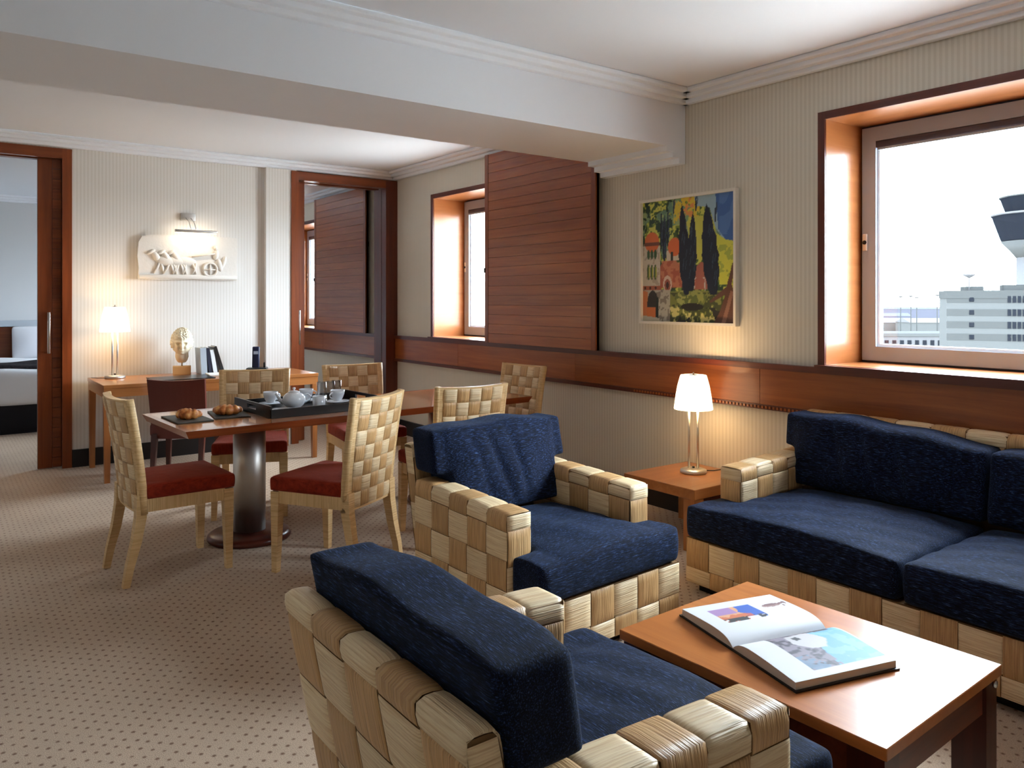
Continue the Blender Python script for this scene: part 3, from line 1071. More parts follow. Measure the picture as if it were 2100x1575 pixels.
# slate boards and croissants
def croissant(loc, rz, label, arc=1.5, Rr=.062, rad=.036):
    n_ = 44
    V, Fc = [], []
    seg = 14
    for i in range(n_ + 1):
        t = i / n_
        a = (t - .5) * 2 * arc
        cx_, cy_ = Rr * math.sin(a), Rr * (1 - math.cos(a)) - Rr * .5
        env = max(0.0, 1 - abs(2 * t - 1) ** 2.0) ** .62
        rid = 1 + .26 * abs(math.sin(t * math.pi * 6)) - .16
        r_ = rad * (env * rid * .9 + .1)
        nrm = Vector((math.sin(a), -math.cos(a), 0))
        for k in range(seg):
            b_ = 2 * math.pi * k / seg + t * .8
            z = r_ * math.sin(b_) * .82
            off = r_ * math.cos(b_)
            V.append((cx_ + nrm.x * off, cy_ + nrm.y * off, max(z, -.7 * r_ * .82) + rad * .58))
    for i in range(n_):
        for k in range(seg):
            k2 = (k + 1) % seg
            Fc.append((i * seg + k, i * seg + k2, (i + 1) * seg + k2, (i + 1) * seg + k))
    Fc.append(tuple(range(seg)))
    Fc.append(tuple(n_ * seg + k for k in range(seg)))
    o = MB().add(V, Fc, True).build('croissant', M_crust, None, label, 'croissant', 'croissants on slate boards')
    o.location = loc
    o.rotation_euler = (0, 0, rz)
    return o


for (x, y, rz, lb) in ((1.185, 4.755, 2, 'thin dark slate board at the left corner of the dining table'), (1.435, 4.80, -8, 'thin dark slate board next to the black tray')):
    o = MB().rbox(-.10, .10, -.17, .17, 0, .007, .002, 1, None, False).build('slate_board', M_slate, None, lb, 'board', 'slate boards on the dining table')
    o.location = (x, y, TZ + .0005)
    o.rotation_euler = (0, 0, R(rz))
croissant((1.20, 4.74, TZ + .008), R(-45), 'dark baked croissant on the slate board at the table corner', 1.25, .066, .042)
croissant((1.43, 4.79, TZ + .008), R(-28), 'golden croissant on the slate board beside the tray', 1.1, .085, .042)

# tray
tr = empty('serving_tray', (1.935, 4.785, TZ), R(3), 'black lacquered serving tray with slot handles on the dining table', 'tray')
tL, tW = .37, .285
MB().box(-tL, tL, -tW, tW, .0005, .012).build('tray_bottom', M_black, tr)
for s in (-1, 1):
    MB().box(-tL, tL, s * tW - .006, s * tW + .006, .0005, .052).build('side_wall', M_black, tr)
    mb = MB()
    x0, x1 = s * tL - .006, s * tL + .006
    mb.box(x0, x1, -tW, tW, .0005, .03).box(x0, x1, -tW, -.07, .03, .072).box(x0, x1, .07, tW, .03, .072).box(x0, x1, -.07, .07, .055, .072)
    mb.build('end_wall', M_black, tr)
TT = TZ + .0125


def local_to_tray(x, y):
    p = Matrix.Translation((1.935, 4.785, 0)) @ Matrix.Rotation(R(3), 4, 'Z') @ Vector((x, y, 0))
    return p.x, p.y


def saucer(x, y, z, label, r=.075):
    o = MB().lathe([(.0, .003), (.024, .003), (.028, 0), (.032, .003), (r, .014), (r, .017), (.03, .007), (0, .006)], 32).build('saucer', M_china, None, label, 'saucer', 'white saucers on the tray')
    o.location = (x, y, z)
    return o


def cup(x, y, z, rz, label, coffee=False):
    e = empty('cup', (x, y, z), rz, label, 'cup', 'white cups on the tray')
    MB().lathe([(0, .0), (.024, .0), (.025, .004), (.036, .022), (.044, .045), (.047, .07), (.0445, .07), (.040, .045), (.030, .018), (0, .010)], 32).build('cup_bowl', M_china, e)
    pts = [(.042 + .026 * math.sin(t) , 0, .038 + .019 * math.cos(t)) for t in lins(0.0, math.pi, 8)]
    MB().tube(pts, .0042, 8).build('cup_handle', M_china, e)
    return e


p = local_to_tray
x, y = p(-.175, .195); cup(x, y, TT + .0175, R(10), 'white cup on its saucer at the back left of the tray'); saucer(x, y, TT, 'white saucer under the back left cup on the tray')
x, y = p(.07, .197); cup(x, y, TT + .0175, R(-15), 'white cup behind the teapot on the tray'); saucer(x, y, TT, 'white saucer behind the teapot on the tray')
x, y = p(.205, .015); cup(x, y, TT + .0175, R(200), 'white cup standing on a saucer at the right of the tray'); saucer(x, y, TT, 'white saucer under the cup at the right of the tray')
x, y = p(-.24, -.14); saucer(x, y, TT, 'empty white saucer at the front left of the tray')
x, y = p(-.105, -.005)
e = empty('teapot', (x, y, TT), R(-25), 'round white china teapot in the middle of the tray', 'teapot')
MB().lathe([(0, 0), (.04, 0), (.042, .004), (.062, .022), (.072, .048), (.066, .074), (.046, .092), (.034, .097), (0, .097)], 36).build('pot_body', M_china, e)
MB().lathe([(.036, .096), (.034, .101), (.02, .108), (.006, .110), (.006, .114), (.011, .12), (.009, .127), (0, .129)], 24).build('lid', M_china, e)
MB().tube([(-.06, 0, .035), (-.085, 0, .05), (-.098, 0, .075), (-.112, 0, .092)], [.018, .013, .009, .007], 10).build('spout', M_china, e)
MB().tube([(.058, 0, .078), (.085, 0, .085), (.104, 0, .07), (.1, 0, .045), (.066, 0, .03)], .0055, 8).build('pot_handle', M_china, e)
x, y = p(.03, -.075)
e = empty('sugar_bowl', (x, y, TT), 0, 'straight sided white sugar bowl in front of the teapot', 'bowl')
MB().lathe([(0, 0), (.036, 0), (.039, .004), (.041, .07), (.038, .07), (.036, .05), (0, .05)], 32).build('bowl_body', M_china, e)
MB().lathe([(0, .06), (.037, .06), (.037, .063), (0, .063)], 24).build('sugar', M_coffee, e)
for k, (a, b_) in enumerate(((.165, .165), (.235, .18), (.295, .205))):
    x, y = p(a, b_)
    o = MB().lathe([(0, 0), (.027, 0), (.033, .13), (.031, .13), (.0255, .008), (0, .008)], 28).build('drinking_glass', M_tumbler, None,
        ['clear tumbler nearest the teapot on the tray', 'clear tumbler in the middle of the three on the tray', 'clear tumbler furthest right of the three on the tray'][k], 'glass', 'clear tumblers on the tray')
    o.location = (x, y, TT)

# ================================================================== writing desk and things on it
DX0, DX1, DY0, DY1, DZ = 1.07, 2.83, 6.78, 7.55, .768
dk = empty('writing_desk', ((DX0 + DX1) / 2, (DY0 + DY1) / 2, 0), 0, 'honey wood writing desk against the back wall', 'desk')
hx_, hy_ = (DX1 - DX0) / 2, (DY1 - DY0) / 2
MB().rbox(-hx_, hx_, -hy_, hy_, DZ - .03, DZ, .003, 1, None, False).build('desk_top', M_or_x, dk)
MB().box(-hx_ + .004, hx_ - .004, -hy_ + .004, -hy_ + .026, DZ - .098, DZ - .03).build('front_apron', M_or_x, dk)
MB().box(-hx_ + .07, hx_ - .07, hy_ - .05, hy_ - .03, DZ - .098, DZ - .03).build('rear_apron', M_or_x, dk)
for s in (-1, 1):
    MB().box(s * (hx_ - .015) - .011, s * (hx_ - .015) + .011, -hy_ + .026, hy_ - .004, DZ - .098, DZ - .03).build('side_apron', M_or_y, dk)
    for t in (-1, 1):
        cx_, cy_ = s * (hx_ - .03), t * (hy_ - .032)
        MB().hexa([(cx_ - .02, cy_ - .02, 0), (cx_ + .02, cy_ - .02, 0), (cx_ + .02, cy_ + .02, 0), (cx_ - .02, cy_ + .02, 0)],
                  [(cx_ - .026, cy_ - .026, DZ - .098), (cx_ + .026, cy_ - .026, DZ - .098), (cx_ + .026, cy_ + .026, DZ - .098), (cx_ - .026, cy_ + .026, DZ - .098)]).build('leg', M_or_z, dk)


def table_lamp(loc, rz, label, scale=1.0, power=14):
    e = empty('table_lamp', loc, rz, label, 'lamp')
    MB().lathe([(0, 0), (.078, 0), (.082, .006), (.08, .02), (.06, .028), (0, .03)], 40).build('lamp_base', M_steel, e)
    for s in (-1, 1):
        MB().tube([(s * .027, 0, .025), (s * .027, 0, .47)], .0075, 10).build('rod', M_steel, e)
    MB().tube([(0, 0, .028), (0, 0, .04)], .008, 10).build('switch', M_black, e)
    sh = MB()
    prof = [(.118, .395), (.119, .40), (.110, .47), (.098, .54), (.083, .595), (.079, .606), (.074, .606), (.094, .54), (.106, .47), (.114, .398)]
    sh.lathe(prof + [prof[0]], 40)
    so = sh.build('lamp_shade', M_shade, e)
    MB().lathe([(0, .604), (.03, .604), (.03, .608), (.006, .612), (.006, .622), (0, .625)], 16).build('finial', M_chrome, e)
    MB().tube([(-.078, 0, .6), (.078, 0, .6)], .003, 6).build('shade_bracket', M_chrome, e)
    MB().lathe([(0, .43), (.02, .44), (.028, .47), (.02, .5), (0, .51)], 16).build('bulb', M_tube, e)
    for z, dirn in ((.35, None),):
        l_ = bpy.data.lights.new('lamp_bulb_light', 'POINT')
        l_.energy = power
        l_.color = (1.0, .72, .42)
        l_.shadow_soft_size = .05
        lo = bpy.data.objects.new('lamp_bulb_light', l_)
        COL.objects.link(lo)
        lo.parent = e
        lo.location = (0, 0, .56)
    e.scale = (scale,) * 3
    return e


table_lamp((1.25, 7.36, DZ), R(35), 'lit table lamp with white glass shade on the writing desk', 1.0, 2.6)
mb = MB().tube([(1.20, 7.35, DZ + .006), (1.12, 7.38, DZ + .006), (1.085, 7.45, DZ + .006)], .003, 6)
mb.build('lamp_cord', M_black, None, 'thin dark cord behind the desk lamp', 'cord')

# plaster head
def head_mesh():
    V, Fc = [], []
    nu_, nv_ = 120, 110
    for j in range(nv_ + 1):
        th = math.pi * j / nv_
        for i in range(nu_):
            ph = 2 * math.pi * i / nu_
            d = Vector((math.sin(th) * math.cos(ph), math.sin(th) * math.sin(ph), math.cos(th)))  # face looks to -y
            f = max(0.0, -d.y)
            xx, zz = d.x, d.z
            P = Vector((d.x * .076, d.y * .092, d.z * .122))
            if zz < -.55:
                P.z += (-.55 - zz) * .028
            # jaw narrows
            if zz < 0:
                P.x *= 1 - .10 * min(1, -zz) ** 1.3
                P.y *= 1 - .10 * (-zz)
            g = lambda cx_, cz_, sx_, sz_: math.exp(-((xx - cx_) / sx_) ** 2 - ((zz - cz_) / sz_) ** 2)
            if d.y < 0:
                y = 0.0
                y += .030 * g(0, -.20, .10, .13)            # nose tip
                y += .020 * g(0, -.02, .075, .2)            # bridge
                y += .010 * g(0, .14, .55, .07)              # brow
                y -= .016 * (g(-.34, .0, .17, .09) + g(.34, .0, .17, .09))  # sockets
                y += .007 * (g(-.34, .0, .10, .045) + g(.34, .0, .10, .045))  # lids
                y += .011 * g(0, -.43, .20, .035) - .007 * g(0, -.475, .18, .018) + .011 * g(0, -.52, .17, .035)
                y += .008 * g(0, -.78, .26, .14)            # chin
                y += .006 * (g(-.5, -.25, .2, .2) + g(.5, -.25, .2, .2))
                P.y -= 1.9 * y * min(1, f * 2.2)
            # curls
            hair = 1 / (1 + math.exp(-(zz - .36 + .75 * max(0, d.y + .35)) * 16)) if d.y < .25 else 1 / (1 + math.exp(-(zz + .45) * 12))
            if d.y < 0 and zz < .36:
                side = max(0, abs(xx) - .78) * 4
                hair = max(hair, min(1, side) * (1 if zz > -.3 else 0))
            cur = .5 + .5 * math.sin(ph * 13 + 2.0 * math.sin(th * 15)) * math.sin(th * 17 + 1.7 * math.sin(ph * 7))
            P += d * hair * (.010 + .016 * cur)
            # ears
            ear = math.exp(-((zz + .05) / .16) ** 2 - ((d.y - .12) / .12) ** 2) * (1 if abs(xx) > .8 else 0)
            P.x += math.copysign(.012, xx) * ear
            V.append(P)
    for j in range(nv_):
        for i in range(nu_):
            i2 = (i + 1) % nu_
            Fc.append((j * nu_ + i, (j + 1) * nu_ + i, (j + 1) * nu_ + i2, j * nu_ + i2))
    return V, Fc


bu = empty('sculpted_head', (1.80, 7.40, DZ), R(-14), 'ivory plaster head with curled hair on a tan block', 'sculpture')
MB().rbox(-.075, .075, -.05, .05, 0, .075, .003, 1, None, False).build('plinth_block', M_stone, bu)
MB().tube([(0, .01, .075), (0, .01, .13)], .006, 8).build('support_pin', M_chrome, bu)
V, Fc = head_mesh()
hd = MB().add(V, Fc, True).build('head', M_marble, bu)
hd.location = (0, 0, .275)
MB().lathe([(0, -.005), (.03, .0), (.046, .02), (.056, .05), (.054, .09), (.055, .13), (.05, .16)], 28, (0, .012, .105), True, 1, 1.15).build('neck', M_marble, bu)

# leaning books
bx = 1.935
for k, (t, h, d, tilt, mt, lb) in enumerate(((.052, .235, .17, -3, M_booksilver, 'silver grey book standing beside the plaster head'), (.028, .232, .165, -6, M_bookblue, 'navy book in the row of leaning books'),
                                          (.034, .215, .16, -9, M_bookwhite, 'white book in the row of leaning books'), (.03, .25, .17, -17, M_black, 'black book leaning hardest at the end of the row'))):
    e = empty('book', (bx, 7.36, DZ), 0, lb, 'book', 'books on the writing desk')
    tm = Matrix.Rotation(R(tilt), 4, 'Y') @ Matrix.Translation((0, 0, 0))
    zl = math.sin(R(-tilt)) * 0
    MB().box(.003, t - .003, -d / 2 + .004, d / 2 - .004, .004, h - .004, tm).build('pages', M_page, e)
    MB().box(0, .003, -d / 2, d / 2, 0, h, tm).box(t - .003, t, -d / 2, d / 2, 0, h, tm).box(0, t, -d / 2 - .003, -d / 2, 0, h, tm).build('cover', mt, e)
    e.location.z = DZ + math.sin(R(-tilt)) * 0 + .0005
    e.rotation_euler = (0, 0, 0)
    # lift so that the lower corner touches the desk
    e.location.z += 0 if tilt >= 0 else t * math.sin(R(-tilt)) * 0
    nt_ = [-3, -6, -9, -17, -17][k + 1]
    bx += t / math.cos(R(tilt)) + .0015 + h * (math.tan(R(-nt_)) - math.tan(R(-tilt)))

# blotter and open papers
o = MB().rbox(-.24, .24, -.17, .17, 0, .008, .002, 1, None, False).build('desk_folder', M_black, None, 'flat black leather folder on the writing desk', 'folder')
o.location = (1.70, 7.02, DZ + .0005)
o = MB().rbox(-.15, .15, -.11, .11, 0, .014, .003, 1, None, False).build('notebook', M_paper, None, 'open white notebook on the writing desk', 'notebook')
o.location = (2.10, 7.13, DZ + .0005); o.rotation_euler = (0, 0, R(-6))

# phone
ph = empty('cordless_phone', (2.47, 7.38, DZ), R(-25), 'navy cordless phone standing in its charging base', 'phone')
MB().rbox(-.075, .075, -.06, .06, 0, .022, .008, 3).build('charging_base', M_black, ph)
tm = Matrix.Translation((-.01, .0, .016)) @ Matrix.Rotation(R(-10), 4, 'X')
hs_ = MB().rbox(-.027, .027, -.015, .015, 0, .165, .009, 3, tm).build('handset', M_phone, ph)
MB().box(-.017, .017, -.0165, -.0145, .105, .128, tm).build('screen', M_phone_grey, hs_)
MB().rbox(.045, .06, -.008, .008, .018, .06, .004, 2).build('antenna', M_black, ph)
ph.scale = (1.25, 1.25, 1.25)

# white cable hanging behind the desk
MB().tube([(2.20, 7.52, .66), (2.02, 7.4, .60), (1.92, 7.36, .52), (1.9, 7.4, .42), (1.92, 7.5, .3), (1.95, 7.56, .2)], .006, 8).build('power_cable', M_white, None, 'white cable hanging below the writing desk', 'cable')

# desk chair
dc = empty('desk_chair', (1.66, 6.70, 0), R(150), 'dark oxblood leather desk chair with its back to the camera', 'chair')
def Sd(u, v):
    x = 2 * u - 1
    return (x * (.205 + .012 * v), .19 + .085 * v ** 1.2 - .03 * x * x, .34 + .475 * v - .012 * (1 - x * x) * v)
mb = surf_mb(Sd, 10, 8)
mb2 = MB()
V = [Vector(a) + Vector((0, s * .018, 0)) for s in (-1, 1) for a in mb.v]
K = len(mb.v)
Fc = [f for f in mb.f] + [tuple(i + K for i in f)[::-1] for f in mb.f]
for a in range(10):
    for b_ in (0, 8):
        q = (a * 9 + b_, (a + 1) * 9 + b_, (a + 1) * 9 + b_ + K, a * 9 + b_ + K)
        Fc.append(q)
for b_ in range(8):
    for a in (0, 10):
        Fc.append((a * 9 + b_, a * 9 + b_ + 1, a * 9 + b_ + 1 + K, a * 9 + b_ + K))
mb2.add(V, Fc, False).build('backrest', M_leather, dc)
soft([(-.22, .22, -.24, .2, .36, .46)], 'seat', M_leather, dc, .014, 5)
for s in (-1, 1):
    MB().hexa([(s * .2 - .015, -.225, 0), (s * .2 + .015, -.225, 0), (s * .2 + .015, -.195, 0), (s * .2 - .015, -.195, 0)],
              [(s * .195 - .022, -.23, .38), (s * .195 + .022, -.23, .38), (s * .195 + .022, -.186, .38), (s * .195 - .022, -.186, .38)]).build('leg', M_mah_z, dc)
    MB().hexa([(s * .18 - .015, .235, 0), (s * .18 + .015, .235, 0), (s * .18 + .015, .265, 0), (s * .18 - .015, .265, 0)],
              [(s * .18 - .022, .165, .38), (s * .18 + .022, .165, .38), (s * .18 + .022, .21, .38), (s * .18 - .022, .21, .38)]).build('leg', M_mah_z, dc)

# ================================================================== plaster relief and its picture light
rl = empty('relief_plaque', (1.91, YB, 1.622), 0, 'white plaster relief with horses and chariot on the back wall', 'relief')
rnd = random.Random(3)
top = [(-.43, .33), (-.40, .385), (-.33, .40), (-.2, .405), (-.05, .402), (.1, .408), (.25, .404), (.38, .405), (.437, .40)]
outline = [(-.435, .0), (-.2, -.004), (.05, .003), (.25, -.003), (.437, .0), (.43, .12), (.437, .25)] + [(a, b_) for a, b_ in top[::-1]] + [(-.44, .2), (-.428, .1)]
MB().prism(outline, 0, .04, Matrix(((1, 0, 0, 0), (0, 0, -1, -.004), (0, 1, 0, 0), (0, 0, 0, 1)))).build('slab', M_relief, rl)
MB().rbox(-.432, .434, -.062, -.04, .006, .04, .006, 2).build('ledge', M_relief, rl)
YR = -.046


def blob(cx_, cz_, rx, rz_, ang=0, dep=.02, mb=None):
    mb = mb or MB()
    mt = Matrix.Translation((cx_, YR, cz_)) @ Matrix.Rotation(ang, 4, 'Y')
    V, Fc = [], []
    for j in range(7):
        th = math.pi / 2 * j / 6
        for i in range(16):
            a = 2 * math.pi * i / 16
            V.append(mt @ Vector((rx * math.cos(th) * math.cos(a), -dep * math.sin(th) + .004, rz_ * math.cos(th) * math.sin(a))))
    for j in range(6):
        for i in range(16):
            Fc.append((j * 16 + i, j * 16 + (i + 1) % 16, (j + 1) * 16 + (i + 1) % 16, (j + 1) * 16 + i))
    return mb.add(V, Fc, True)


for k in range(3):
    ox = -.20 + .085 * k
    mb = MB()
    blob(ox, .165, .095, .042, R(4), .032 - .004 * k, mb)
    blob(ox - .088, .205, .03, .052, R(-32), .030, mb)
    blob(ox - .128, .245, .042, .017, R(-28), .028, mb)
    for lx, an in ((-.07, 24), (-.045, -14), (.06, -22), (.08, 12)):
        mt = Matrix.Translation((ox + lx, YR, .13)) @ Matrix.Rotation(R(an), 4, 'Y')
        mb.tube([mt @ Vector((0, 0, .02)), mt @ Vector((.006, -.01, -.035)), mt @ Vector((-.006, -.006, -.085))], [.014, .010, .007], 8)
    mb.build('relief_horse', M_relief, rl)
mb = MB()
wc = (.185, .095)
pts = [(wc[0] + .062 * math.cos(a), YR - .008, wc[1] + .062 * math.sin(a)) for a in lins(0, 2 * math.pi, 28)]
mb.tube(pts, .010, 8)
for a in (0, 90):
    mb.tube([(wc[0] + .06 * math.cos(R(a)), YR - .006, wc[1] + .06 * math.sin(R(a))), (wc[0] - .06 * math.cos(R(a)), YR - .006, wc[1] - .06 * math.sin(R(a)))], .006, 6)
blob(wc[0], wc[1], .016, .016, 0, .02, mb)
mb.build('relief_wheel', M_relief, rl)
mb = MB()
blob(.27, .14, .03, .062, R(-14), .028, mb); blob(.31, .17, .022, .06, R(18), .026, mb); blob(.24, .235, .026, .05, R(10), .028, mb); blob(.235, .30, .018, .022, 0, .026, mb)
mb.tube([(.25, YR - .01, .25), (.16, YR - .014, .235), (.02, YR - .01, .21)], .008, 8)
mb.build('relief_chariot', M_relief, rl)

pl = empty('picture_light', (1.905, YB, 2.2), 0, 'slim steel picture light above the plaster relief', 'lamp')
MB().rbox(-.065, .065, -.03, 0, -.035, .035, .004, 2).build('wall_plate', M_steel, pl)
for s in (-.022, .022):
    MB().tube([(s, -.03, -.01), (s + .004, -.12, -.05), (s + .008, -.185, -.125)], .004, 8).build('arm', M_chrome, pl)
MB().rbox(-.155, .215, -.205, -.175, -.155, -.13, .006, 2).build('lamp_bar', M_steel, pl)
MB().box(-.145, .205, -.198, -.172, -.159, -.1555).build('lamp_tube', M_tube, pl)
l_ = bpy.data.lights.new('picture_light_lamp', 'AREA')
l_.shape = 'RECTANGLE'; l_.size = .34; l_.size_y = .02; l_.energy = 0.4; l_.color = (1, .84, .62)
lo = bpy.data.objects.new('picture_light_lamp', l_)
COL.objects.link(lo)
lo.parent = pl
lo.location = (.03, -.17, -.162)
lo.rotation_euler = Vector((0, .75, -.35)).to_track_quat('-Z', 'Y').to_euler()

# ================================================================== painting
def raster(w, h):
    return np.zeros((h, w, 3), dtype=np.float64)


class Ras:
    """tiny painter: coordinates u (left-right) and v (bottom-top) in 0..1"""
    def __init__(s, w, h, seed=1):
        s.w, s.h = w, h
        s.a = np.zeros((h, w, 3))
        s.u, s.v = np.meshgrid((np.arange(w) + .5) / w, (np.arange(h) + .5) / h)
        s.r = np.random.RandomState(seed)

    def noise(s, cell, oct_=2):
        out = np.zeros((s.h, s.w)); amp = 1; tot = 0
        for o in range(oct_):
            n_ = int(cell * 2 ** o)
            g = s.r.rand(n_ + 2, n_ + 2)
            x = s.u * n_; y = s.v * n_
            xi, yi = x.astype(int), y.astype(int)
            fx, fy = x - xi, y - yi
            fx, fy = fx * fx * (3 - 2 * fx), fy * fy * (3 - 2 * fy)
            out += amp * ((g[yi, xi] * (1 - fx) + g[yi, xi + 1] * fx) * (1 - fy) + (g[yi + 1, xi] * (1 - fx) + g[yi + 1, xi + 1] * fx) * fy)
            tot += amp; amp *= .6
        return out / tot

    def put(s, mask, col, alpha=1.0):
        m_ = np.clip(mask, 0, 1)[..., None] * alpha
        s.a = s.a * (1 - m_) + np.array(col[:3]) * m_

    def poly(s, pts, col, alpha=1.0):
        ins = np.zeros((s.h, s.w), bool)
        n_ = len(pts)
        for i in range(n_):
            x0, y0 = pts[i]; x1, y1 = pts[(i + 1) % n_]
            if y0 == y1: continue
            c_ = ((y0 > s.v) != (y1 > s.v)) & (s.u < (x1 - x0) * (s.v - y0) / (y1 - y0) + x0)
            ins ^= c_
        s.put(ins.astype(float), col, alpha)

    def ell(s, cx_, cy_, rx, ry, col, alpha=1.0):
        s.put((((s.u - cx_) / rx) ** 2 + ((s.v - cy_) / ry) ** 2 < 1).astype(float), col, alpha)

    def mesh(s, name, Sfun, mat, parent=None):
        h, w = s.h, s.w
        V = [Sfun(x / (w - 1), y / (h - 1)) for y in range(h) for x in range(w)]
        Fc = [(y * w + x, y * w + x + 1, (y + 1) * w + x + 1, (y + 1) * w + x) for y in range(h - 1) for x in range(w - 1)]
        me = bpy.data.meshes.new(name)
        me.from_pydata(V, [], Fc)
        at = me.color_attributes.new('print', 'FLOAT_COLOR', 'POINT')
        cc = np.ones((h * w, 4), dtype=np.float32)
        cc[:, :3] = np.clip(s.a, 0, 1).reshape(-1, 3)
        at.data.foreach_set('color', cc.ravel())
        me.polygons.foreach_set('use_smooth', [True] * len(Fc))
        me.materials.append(mat)
        o = bpy.data.objects.new(name, me)
        COL.objects.link(o)
        o.parent = parent
        return o


P_ = Ras(150, 168, 5)
n1, n2, n3 = P_.noise(14, 3), P_.noise(30, 2), P_.noise(8, 2)
P_.a[:] = C(120, 140, 56)[:3]
P_.put(n1 > .52, C(66, 92, 44)); P_.put(n2 > .58, C(196, 196, 84)); P_.put((n2 < .36), C(44, 66, 44)); P_.put((n3 > .62) & (P_.v > .5), C(120, 156, 130), .6)
P_.put((P_.u < .35) & (n1 < .42) & (P_.v > .6), C(36, 62, 44))
P_.put((P_.u > .36) & (P_.u < .64) & (P_.v > .78) & (n1 > .38), C(214, 186, 56)); P_.put((P_.u > .42) & (P_.u < .58) & (P_.v > .82) & (n2 > .55), C(216, 140, 70))
P_.put((P_.u > .5) & (P_.u < .8) & (P_.v > .5) & (P_.v < .84) & (n1 > .35), C(196, 192, 78))
P_.poly([(.58, 1.01), (1.01, 1.01), (1.01, .62), (.88, .64), (.8, .74), (.74, .9), (.6, .92)], C(150, 176, 190))
P_.poly([(.80, 1.01), (1.01, 1.01), (1.01, .62), (.9, .64), (.83, .72)], C(62, 98, 158)); P_.put((P_.u > .84) & (P_.v > .68) & (n3 > .5) , C(88, 126, 180), .6)
P_.poly([(.80, .70), (.9, .64), (1.01, .62), (1.01, .30), (.84, .30)], C(204, 202, 70)); P_.put((P_.u > .82) & (P_.v > .3) & (P_.v < .6) & (n2 > .58), C(160, 170, 66))
# buildings
P_.poly([(.0, .30), (.205, .30), (.205, .62), (.16, .66), (.04, .66), (.0, .62)], C(196, 184, 164)); P_.put((P_.u < .2) & (P_.v > .3) & (P_.v < .66) & (n2 > .6), C(160, 140, 120), .7)
P_.ell(.11, .66, .085, .085, C(208, 104, 52)); P_.poly([(.02, .66), (.2, .66), (.2, .63), (.02, .63)], C(122, 72, 52))
for ux in (.07, .11, .15):
    P_.ell(ux, .56, .016, .04, C(56, 84, 52)); P_.ell(ux, .41, .018, .065, C(70, 92, 48)); P_.ell(ux + .008, .41, .008, .05, C(176, 176, 70))
P_.poly([(0, .30), (.22, .30), (.22, .26), (0, .26)], C(166, 92, 64))
for ux in (.03, .09, .155):
    P_.ell(ux, .28, .012, .012, C(70, 30, 24))
P_.poly([(.21, .28), (.46, .28), (.46, .44), (.38, .50), (.24, .50), (.21, .46)], C(168, 88, 62)); P_.put((P_.u > .21) & (P_.u < .46) & (P_.v > .28) & (P_.v < .5) & (n2 > .55), C(196, 124, 88), .8)
P_.ell(.29, .31, .05, .07, C(206, 180, 158)); P_.ell(.29, .30, .034, .05, C(150, 82, 62)); P_.ell(.29, .30, .016, .03, C(60, 34, 34))
P_.poly([(.28, .5), (.42, .5), (.42, .62), (.28, .58)], C(202, 188, 164)); P_.ell(.37, .61, .075, .075, C(212, 106, 54)); P_.poly([(.33, .5), (.355, .5), (.355, .57), (.33, .57)], C(40, 44, 44))
P_.poly([(.58, .26), (.72, .26), (.72, .44), (.66, .48), (.60, .44)], C(160, 92, 76)); P_.put((P_.u > .58) & (P_.u < .7) & (P_.v < .36) & (P_.v > .22) & (n1 > .5), C(190, 180, 168))
P_.poly([(.0, .0), (.33, .0), (.33, .26), (.0, .26)], C(176, 168, 150)); P_.put((P_.u < .34) & (P_.v < .27) & (n2 > .52), C(130, 120, 106))
P_.poly([(.0, .0), (.06, .0), (.06, .25), (.0, .26)], C(198, 120, 72)); P_.ell(.12, .14, .065, .12, C(52, 46, 40)); P_.poly([(.05, .0), (.18, .0), (.18, .12), (.05, .12)], C(206, 112, 54)); P_.poly([(.15, .02), (.19, .02), (.19, .2), (.16, .2)], C(36, 44, 36))
P_.poly([(0, 0), (.2, 0), (.2, .03), (0, .05)], C(196, 186, 160))
# undergrowth
P_.put((P_.u > .32) & (P_.v < .25) & (P_.u < .86), C(120, 126, 58)); P_.put((P_.u > .32) & (P_.v < .24) & (n2 > .54), C(66, 74, 38)); P_.put((P_.u > .32) & (P_.v < .13) & (n2 < .42), C(206, 196, 120)); P_.put((P_.u > .32) & (P_.v < .12) & (n1 > .6), C(40, 40, 36))
P_.ell(.47, .19, .075, .07, C(156, 158, 84)); P_.ell(.61, .2, .075, .06, C(142, 146, 74)); P_.put((((P_.u - .54) / .17) ** 2 + ((P_.v - .19) / .08) ** 2 < 1) & (n2 > .55), C(94, 104, 50))
P_.ell(.56, .125, .12, .03, C(40, 36, 30))
def cyp(x, tip, base, w, lean=0):
    pts = []
    N = 14
    for i in range(N + 1):
        t = i / N
        wd = w * (math.sin(math.pi * min(1, t * .96 + .04) ** .8) ** .8 * .9 + .06) * (1 + .12 * math.sin(i * 2.3)) if t < 1 else 0
        pts.append((x + lean * t, base + (tip - base) * t, wd))
    P_.poly([(a - w_, b_) for a, b_, w_ in pts] + [(a + w_, b_) for a, b_, w_ in pts[::-1]], C(24, 30, 48))
    for i in range(10):
        t = P_.r.rand() * .7 + .05
        xx = x + lean * t + (P_.r.rand() - .5) * w
        yy = base + (tip - base) * t
        P_.poly([(xx, yy), (xx + .006, yy), (xx + .02, yy + .07), (xx + .013, yy + .07)], C(58, 74, 92), .8)
cyp(.22, .92, .60, .012); cyp(.255, .88, .50, .026); cyp(.295, .93, .62, .013)
cyp(.50, .95, .22, .062, -.05); cyp(.55, .88, .25, .052, .02); cyp(.78, .93, .22, .085, -.07)
cyp(.60, 1.0, .88, .01); cyp(.80, .9, .78, .008); cyp(.36, 1.0, .88, .009)
P_.poly([(.78, 0), (1.01, 0), (1.01, .16), (.96, .30), (1.01, .50), (.97, .46), (.91, .28), (.74, .17), (.75, .155), (.90, .22), (.84, .08)], C(96, 62, 48)); P_.poly([(.86, .0), (.9, 0), (.98, .24), (.95, .25)], C(148, 106, 84), .8)
